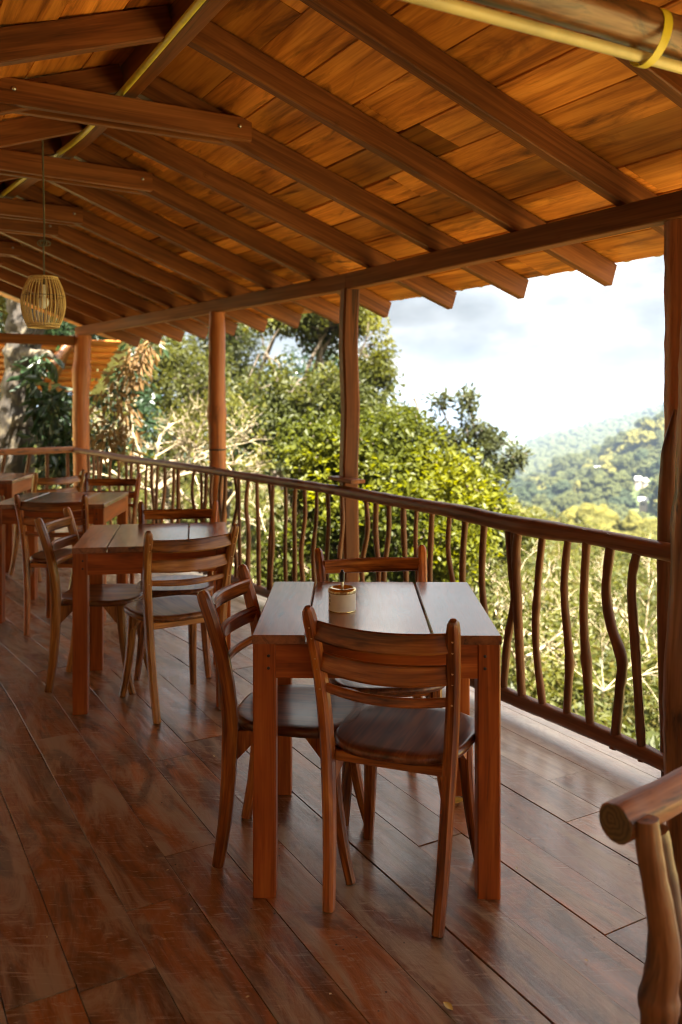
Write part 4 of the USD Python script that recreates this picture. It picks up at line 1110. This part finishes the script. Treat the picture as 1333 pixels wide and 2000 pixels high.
cl = np.array([W(a, b, 10.3 + rng.uniform(-.15, .3)) for a, b in zip(np.concatenate([rng.normal(105, 18, 46), rng.normal(78, 12, 16)]), np.concatenate([rng.uniform(770, 935, 46), rng.uniform(690, 800, 16)]))])
put("stems", join([tube([W(88, 980, 10.5), c + [0, .05, -.1], c], [0.008, 0.004], 4, 6) for c in cl[::3]]), BARK, x, cb)
put("foliage", leaves(rng, cl, 0.13, 7, 0.21, 0.34, up=0.25, droop=0.7, six=True), LF_DARK, x, cb, normals=False)

# ------------------------------------------------------------------ lower roof beyond the corner post
lr0, lr1 = np.array([-3.08, 12.2, 2.20]), np.array([-4.02, 14.05, 1.50])
lv = np.array([-0.87, -0.49, 0.0])
x = thing("lower_roof", "lower lapped board roof with pale green edge beyond the corner post", "roof", lr0)
K = 9
for k in range(K):
    p, q = lr0 + (lr1 - lr0) * k / K, lr0 + (lr1 - lr0) * (k + 1.25) / K
    wv = q - p; wl = np.linalg.norm(wv); c = (p + q) / 2 + [0, 0, 0.035 * (k % 2) * 0 + 0.03]
    nrm = np.cross(lv, wv); nrm /= np.linalg.norm(nrm)
    nrm = nrm if nrm[2] > 0 else -nrm
    tlt = nrm - wv / wl * 0.12
    put("roof_board", beam(c, c + lv * 4.2, wl, 0.025, 0.004, up=tlt), WD_CEIL, x, lr0)
dv = (lr1 - lr0) / np.linalg.norm(lr1 - lr0)
for k in range(6):
    p, q = lr0 - dv * 0.15 + (lr1 - lr0 + dv * .3) * (k + .005) / 6, lr0 - dv * 0.15 + (lr1 - lr0 + dv * .3) * (k + .995) / 6
    put("edge_panel", beam(p - lv * 0.10 + [0, 0, 0.03], q - lv * 0.10 + [0, 0, 0.03], 0.22, 0.018, 0.003, up=nrm), FASCIA, x, lr0)
for k in range(3):
    p = lr0 + lv * (0.7 + k * 1.2) + [0, 0, -0.06]
    put("roof_rafter", beam(p, p + (lr1 - lr0), 0.06, 0.09), WD_RAFT, x, lr0)
put("post", log([lr0 + lv * .55 + [0, .1, -0.06], lr0 + lv * .55 + [0, .1, -4.0]], 0.06, 10, 12, 0.03, rng, up=(1, 0, 0)), WD_POST, x, lr0)
put("brace", log([W(142, 660, 11.8), W(118, 690, 11.6), W(100, 712, 11.4)], 0.055, 16, 12, 0.03, rng), WD_LOG, x, lr0)


# ------------------------------------------------------------------ scrub on the slope, forest and houses on the far hillside
def instancer(name, label, cat, protos, P, yaw, sc, which):
    pi = UsdGeom.PointInstancer.Define(stage, numbered("/World", name))
    paths = []
    for k, (m, mat) in enumerate(protos):
        pr = put("clump", m, mat, pi.GetPrim(), normals=False)
        paths.append(pr.GetPath())
    pi.CreatePrototypesRel().SetTargets(paths)
    pi.CreatePositionsAttr(Vt.Vec3fArray.FromNumpy(np.asarray(P, np.float32)))
    q = np.stack([np.cos(yaw / 2), 0 * yaw, 0 * yaw, np.sin(yaw / 2)], 1)
    pi.CreateOrientationsAttr(Vt.QuathArray([Gf.Quath(float(a[0]), float(a[1]), float(a[2]), float(a[3])) for a in q]))
    pi.CreateScalesAttr(Vt.Vec3fArray.FromNumpy(np.asarray(sc, np.float32)))
    pi.CreateProtoIndicesAttr(Vt.IntArray.FromNumpy(np.asarray(which, np.int32)))
    tag(pi.GetPrim(), label, cat, kind="stuff")
    return pi


rng = np.random.default_rng(200)


def bush(rng, n, L, mat, up=0.4, stalks=0):
    c = rng.normal(size=(n, 3)) * [0.30, 0.30, 0.20] + [0, 0, 0.30]
    return leaves(rng, c, 0.22, 16, L, 0.45, up=up)


def grass(rng, n=60):
    a = rng.uniform(0, 2 * np.pi, n); l = rng.uniform(.3, .75, n)
    b = rng.normal(size=(n, 3)) * [.16, .16, 0]; d_ = np.stack([np.cos(a) * .45, np.sin(a) * .45, np.ones(n)], 1)
    s_ = np.stack([-np.sin(a), np.cos(a), 0 * a], 1) * 0.010
    tip = b + d_ * l[:, None] - np.stack([0 * a, 0 * a, .25 * l], 1); md = b + d_ * l[:, None] * .5
    v = np.stack([b - s_, b + s_, md + s_, md - s_, tip + np.stack([np.cos(a) * .2, np.sin(a) * .2, 0 * a], 1) * l[:, None]], 1)
    k = np.arange(n)[:, None] * 5
    return M(v.reshape(-1, 3), np.stack([k + [0, 1, 2], k + [0, 2, 3], k + [3, 2, 4]], 1).reshape(-1, 3))


tw, _ = dry_wood(rng, (0, 0, 0), [(.6, .2, .6), (-.5, .3, .7), (.1, -.6, .7), (.2, .5, .9), (-.6, -.4, .4)], 0.45, 0.006, 2, 0.6, 3)
protos = [(bush(rng, 14, .11, LF_SCRUB), LF_SCRUB), (bush(rng, 18, .13, LF_YEL), LF_YEL), (grass(rng, 90), LF_SCRUB), (tw, BARK_PALE), (bush(rng, 16, .14, LF_BIG), LF_BIG)]
N = 7500
aa = rng.uniform(-0.42, 0.85, N); dd_ = 6.2 * (95 / 6.2) ** rng.random(N)
xx, yy = aa * dd_, dd_
nn = (xx - 0.05) * NX + (yy - 5.33) * NY
ok = nn > 0.9
xx, yy, dd_ = xx[ok], yy[ok], dd_[ok]
zz_ = terrain_z(xx, yy)
sc = rng.uniform(.6, 1.25, len(xx)) * np.interp(dd_, [6, 20, 95], [0.9, 1.2, 3.4])
wh = rng.choice(5, len(xx), p=[.36, .22, .24, .08, .10])
instancer("scrub", "yellow green scrub, dry grass and twigs covering the slope below the railing", "scrub", protos, np.stack([xx, yy, zz_ - 0.05], 1), rng.uniform(0, 6.28, len(xx)), np.stack([sc, sc, sc * rng.uniform(.8, 1.2, len(sc))], 1), wh)


def far_crown(rng, lobes_, sub, bumpy):
    """lumpy crown about 1 m in radius: several uneven lobes, each an island of its own tone"""
    out = []
    for _ in range(lobes_):
        ico = trimesh.creation.icosphere(sub)
        v = np.array(ico.vertices); c = rng.normal(size=3) * [.46, .46, .26] + [0, 0, .1]
        r = rng.uniform(.34, .62)
        h = meshkit.fbm(v * 2.2 + rng.uniform(0, 50, 3), 4, 2)
        v = v * (r * (1 + bumpy * (h - 0.5)))[:, None] * [1, 1, .85] + c
        out.append(M(v, np.array(ico.faces)))
    return join(out)


ROOFW = plain("pale_metal_roof", (0.32, 0.31, 0.29), 0.5, var=0.1, scale=2)
WALLW = plain("pale_plaster", (0.30, 0.24, 0.18), 0.8, var=0.1, scale=1)
WINB = plain("dark_window", (0.03, 0.035, 0.04), 0.2)


def hit(px, py, lift=0.0):
    ds = np.linspace(120, D1 + 20, 2500); xs_ = (px - CX) / F * ds; zl = EYE - (py - HOR) / F * ds
    tzv = terrain_z(xs_, ds) + lift
    k = np.argmax(tzv >= zl)
    return np.array([xs_[k], ds[k], tzv[k]])


hs = [("long white roofed house high on the hillside, topmost of the houses", 1222, 896, 3.6, 10), ("small white roofed house left of the topmost one", 1167, 914, 3.6, -15), ("tiny pinkish roofed house between the two upper houses", 1195, 912, 2.8, 20),
      ("long pale roofed house in the middle of the hillside", 1209, 940, 4.6, 5), ("white roofed house at the right of the long pale one", 1247, 936, 2.6, 0), ("brightest white house farthest right on the hillside", 1259, 939, 2.6, 30),
      ("pale house lower right among dark trees", 1257, 977, 3.0, -10), ("lone white house low on the hillside near the railing", 1103, 1018, 3.2, 15)]
fp = [(far_crown(rng, 9, 3, 1.5), LF_HILL) for _ in range(3)] + [(far_crown(rng, 8, 3, 1.5), LF_HILL2), (far_crown(rng, 8, 3, 1.5), LF_HILL3)]
N = 5200
aa = rng.uniform(-0.75, 1.25, N); dd_ = 95 + (D1 + 60 - 95) * rng.random(N) ** 0.75
xx, yy = aa * dd_, dd_
rad_ = rng.uniform(3.6, 8.5, N) * np.where(rng.random(N) < 0.2, 1.35, 1.0) * np.interp(dd_, [95, 250], [0.55, 1.0])
keep = np.ones(N, bool)
for _, px, py, w, _r in hs:
    p = hit(px, py, 5.0)
    keep &= ~((abs(xx - p[0] * yy / p[1]) < w * 0.55 + rad_ * 0.9) & (yy > p[1] - 70) & (yy < p[1] + 8))
xx, yy, rad_ = xx[keep], yy[keep], rad_[keep]; N = len(xx)
zz_ = terrain_z(xx, yy) + rad_ * 0.55
instancer("hillside_forest", "mixed green forest covering the near hillside across the valley", "forest", fp, np.stack([xx, yy, zz_], 1), rng.uniform(0, 6.28, N), np.stack([rad_, rad_, rad_ * rng.uniform(.8, 1.25, N)], 1), rng.choice(5, N, p=[.26, .24, .2, .17, .13]))
fq = [(far_crown(rng, 6, 1, 1.0), LF_HILL) for _ in range(2)]
N = 9000
aa = rng.uniform(-0.5, 1.0, N); dd_ = rng.uniform(D1 + 60, D2 + 80, N)
xx, yy = aa * dd_, dd_; rad_ = rng.uniform(7, 13, N)
zz_ = terrain_z(xx, yy) + rad_ * 0.4
instancer("distant_forest", "hazy blue green forest on the farther ridge", "forest", fq, np.stack([xx, yy, zz_], 1), rng.uniform(0, 6.28, N), np.stack([rad_, rad_, rad_ * .9], 1), rng.choice(2, N))

for k, (lab, px, py, w, rot) in enumerate(hs):
    p = hit(px, py, 5.0)
    p[2] += -0.2
    x = thing("hillside_house", lab, "house", p, rot)
    d_ = w * 0.7; h_ = 2.6
    put("wall", beam((-w / 2, 0, -2.6), (w / 2, 0, -2.6), d_, 5.2, 0.02), WALLW, x)
    v = np.array([(-w / 2 - .4, -d_ / 2 - .5, 0), (w / 2 + .4, -d_ / 2 - .5, 0), (w / 2 + .4, 0, 1.5), (-w / 2 - .4, 0, 1.5), (w / 2 + .4, d_ / 2 + .5, 0), (-w / 2 - .4, d_ / 2 + .5, 0)])
    put("roof", flat(M(v, [(0, 1, 2), (0, 2, 3), (3, 2, 4), (3, 4, 5), (1, 4, 2), (0, 3, 5), (0, 4, 1), (0, 5, 4)])), ROOFW, x)
    for j in range(2 if w < 5 else 3):
        put("window", beam((-w / 3 + j * w * .33 - .35, -d_ / 2 - 0.02, -1.4), (-w / 3 + j * w * .33 + .35, -d_ / 2 - 0.02, -1.4), 0.05, 0.9, 0.01), WINB, x)

# ------------------------------------------------------------------ haze over the valley
HZ = usdkit.material(stage, "/World/Looks/valley_haze", {"v": ("principled_volume", {"color": (0.46, 0.60, 0.80), "density": 0.00014, "anisotropy": 0.35})}, [], volume="v.volume")
print("haze z", tz.min(), tz.max())
zlo, zhi = float(tz.min()) - 1.0, max(float(tz.max()), 8.0) + 16.0
hv = np.array([(sx * 6400.0, sy * 6400.0, z) for z in (zlo, zhi) for sx, sy in ((-1, -1), (1, -1), (1, 1), (-1, 1))])
hf = [(0, 2, 1), (0, 3, 2), (4, 5, 6), (4, 6, 7), (0, 1, 5), (0, 5, 4), (1, 2, 6), (1, 6, 5), (2, 3, 7), (2, 7, 6), (3, 0, 4), (3, 4, 7)]
tag(put("haze", M(hv, hf), HZ, normals=False), kind="stuff")
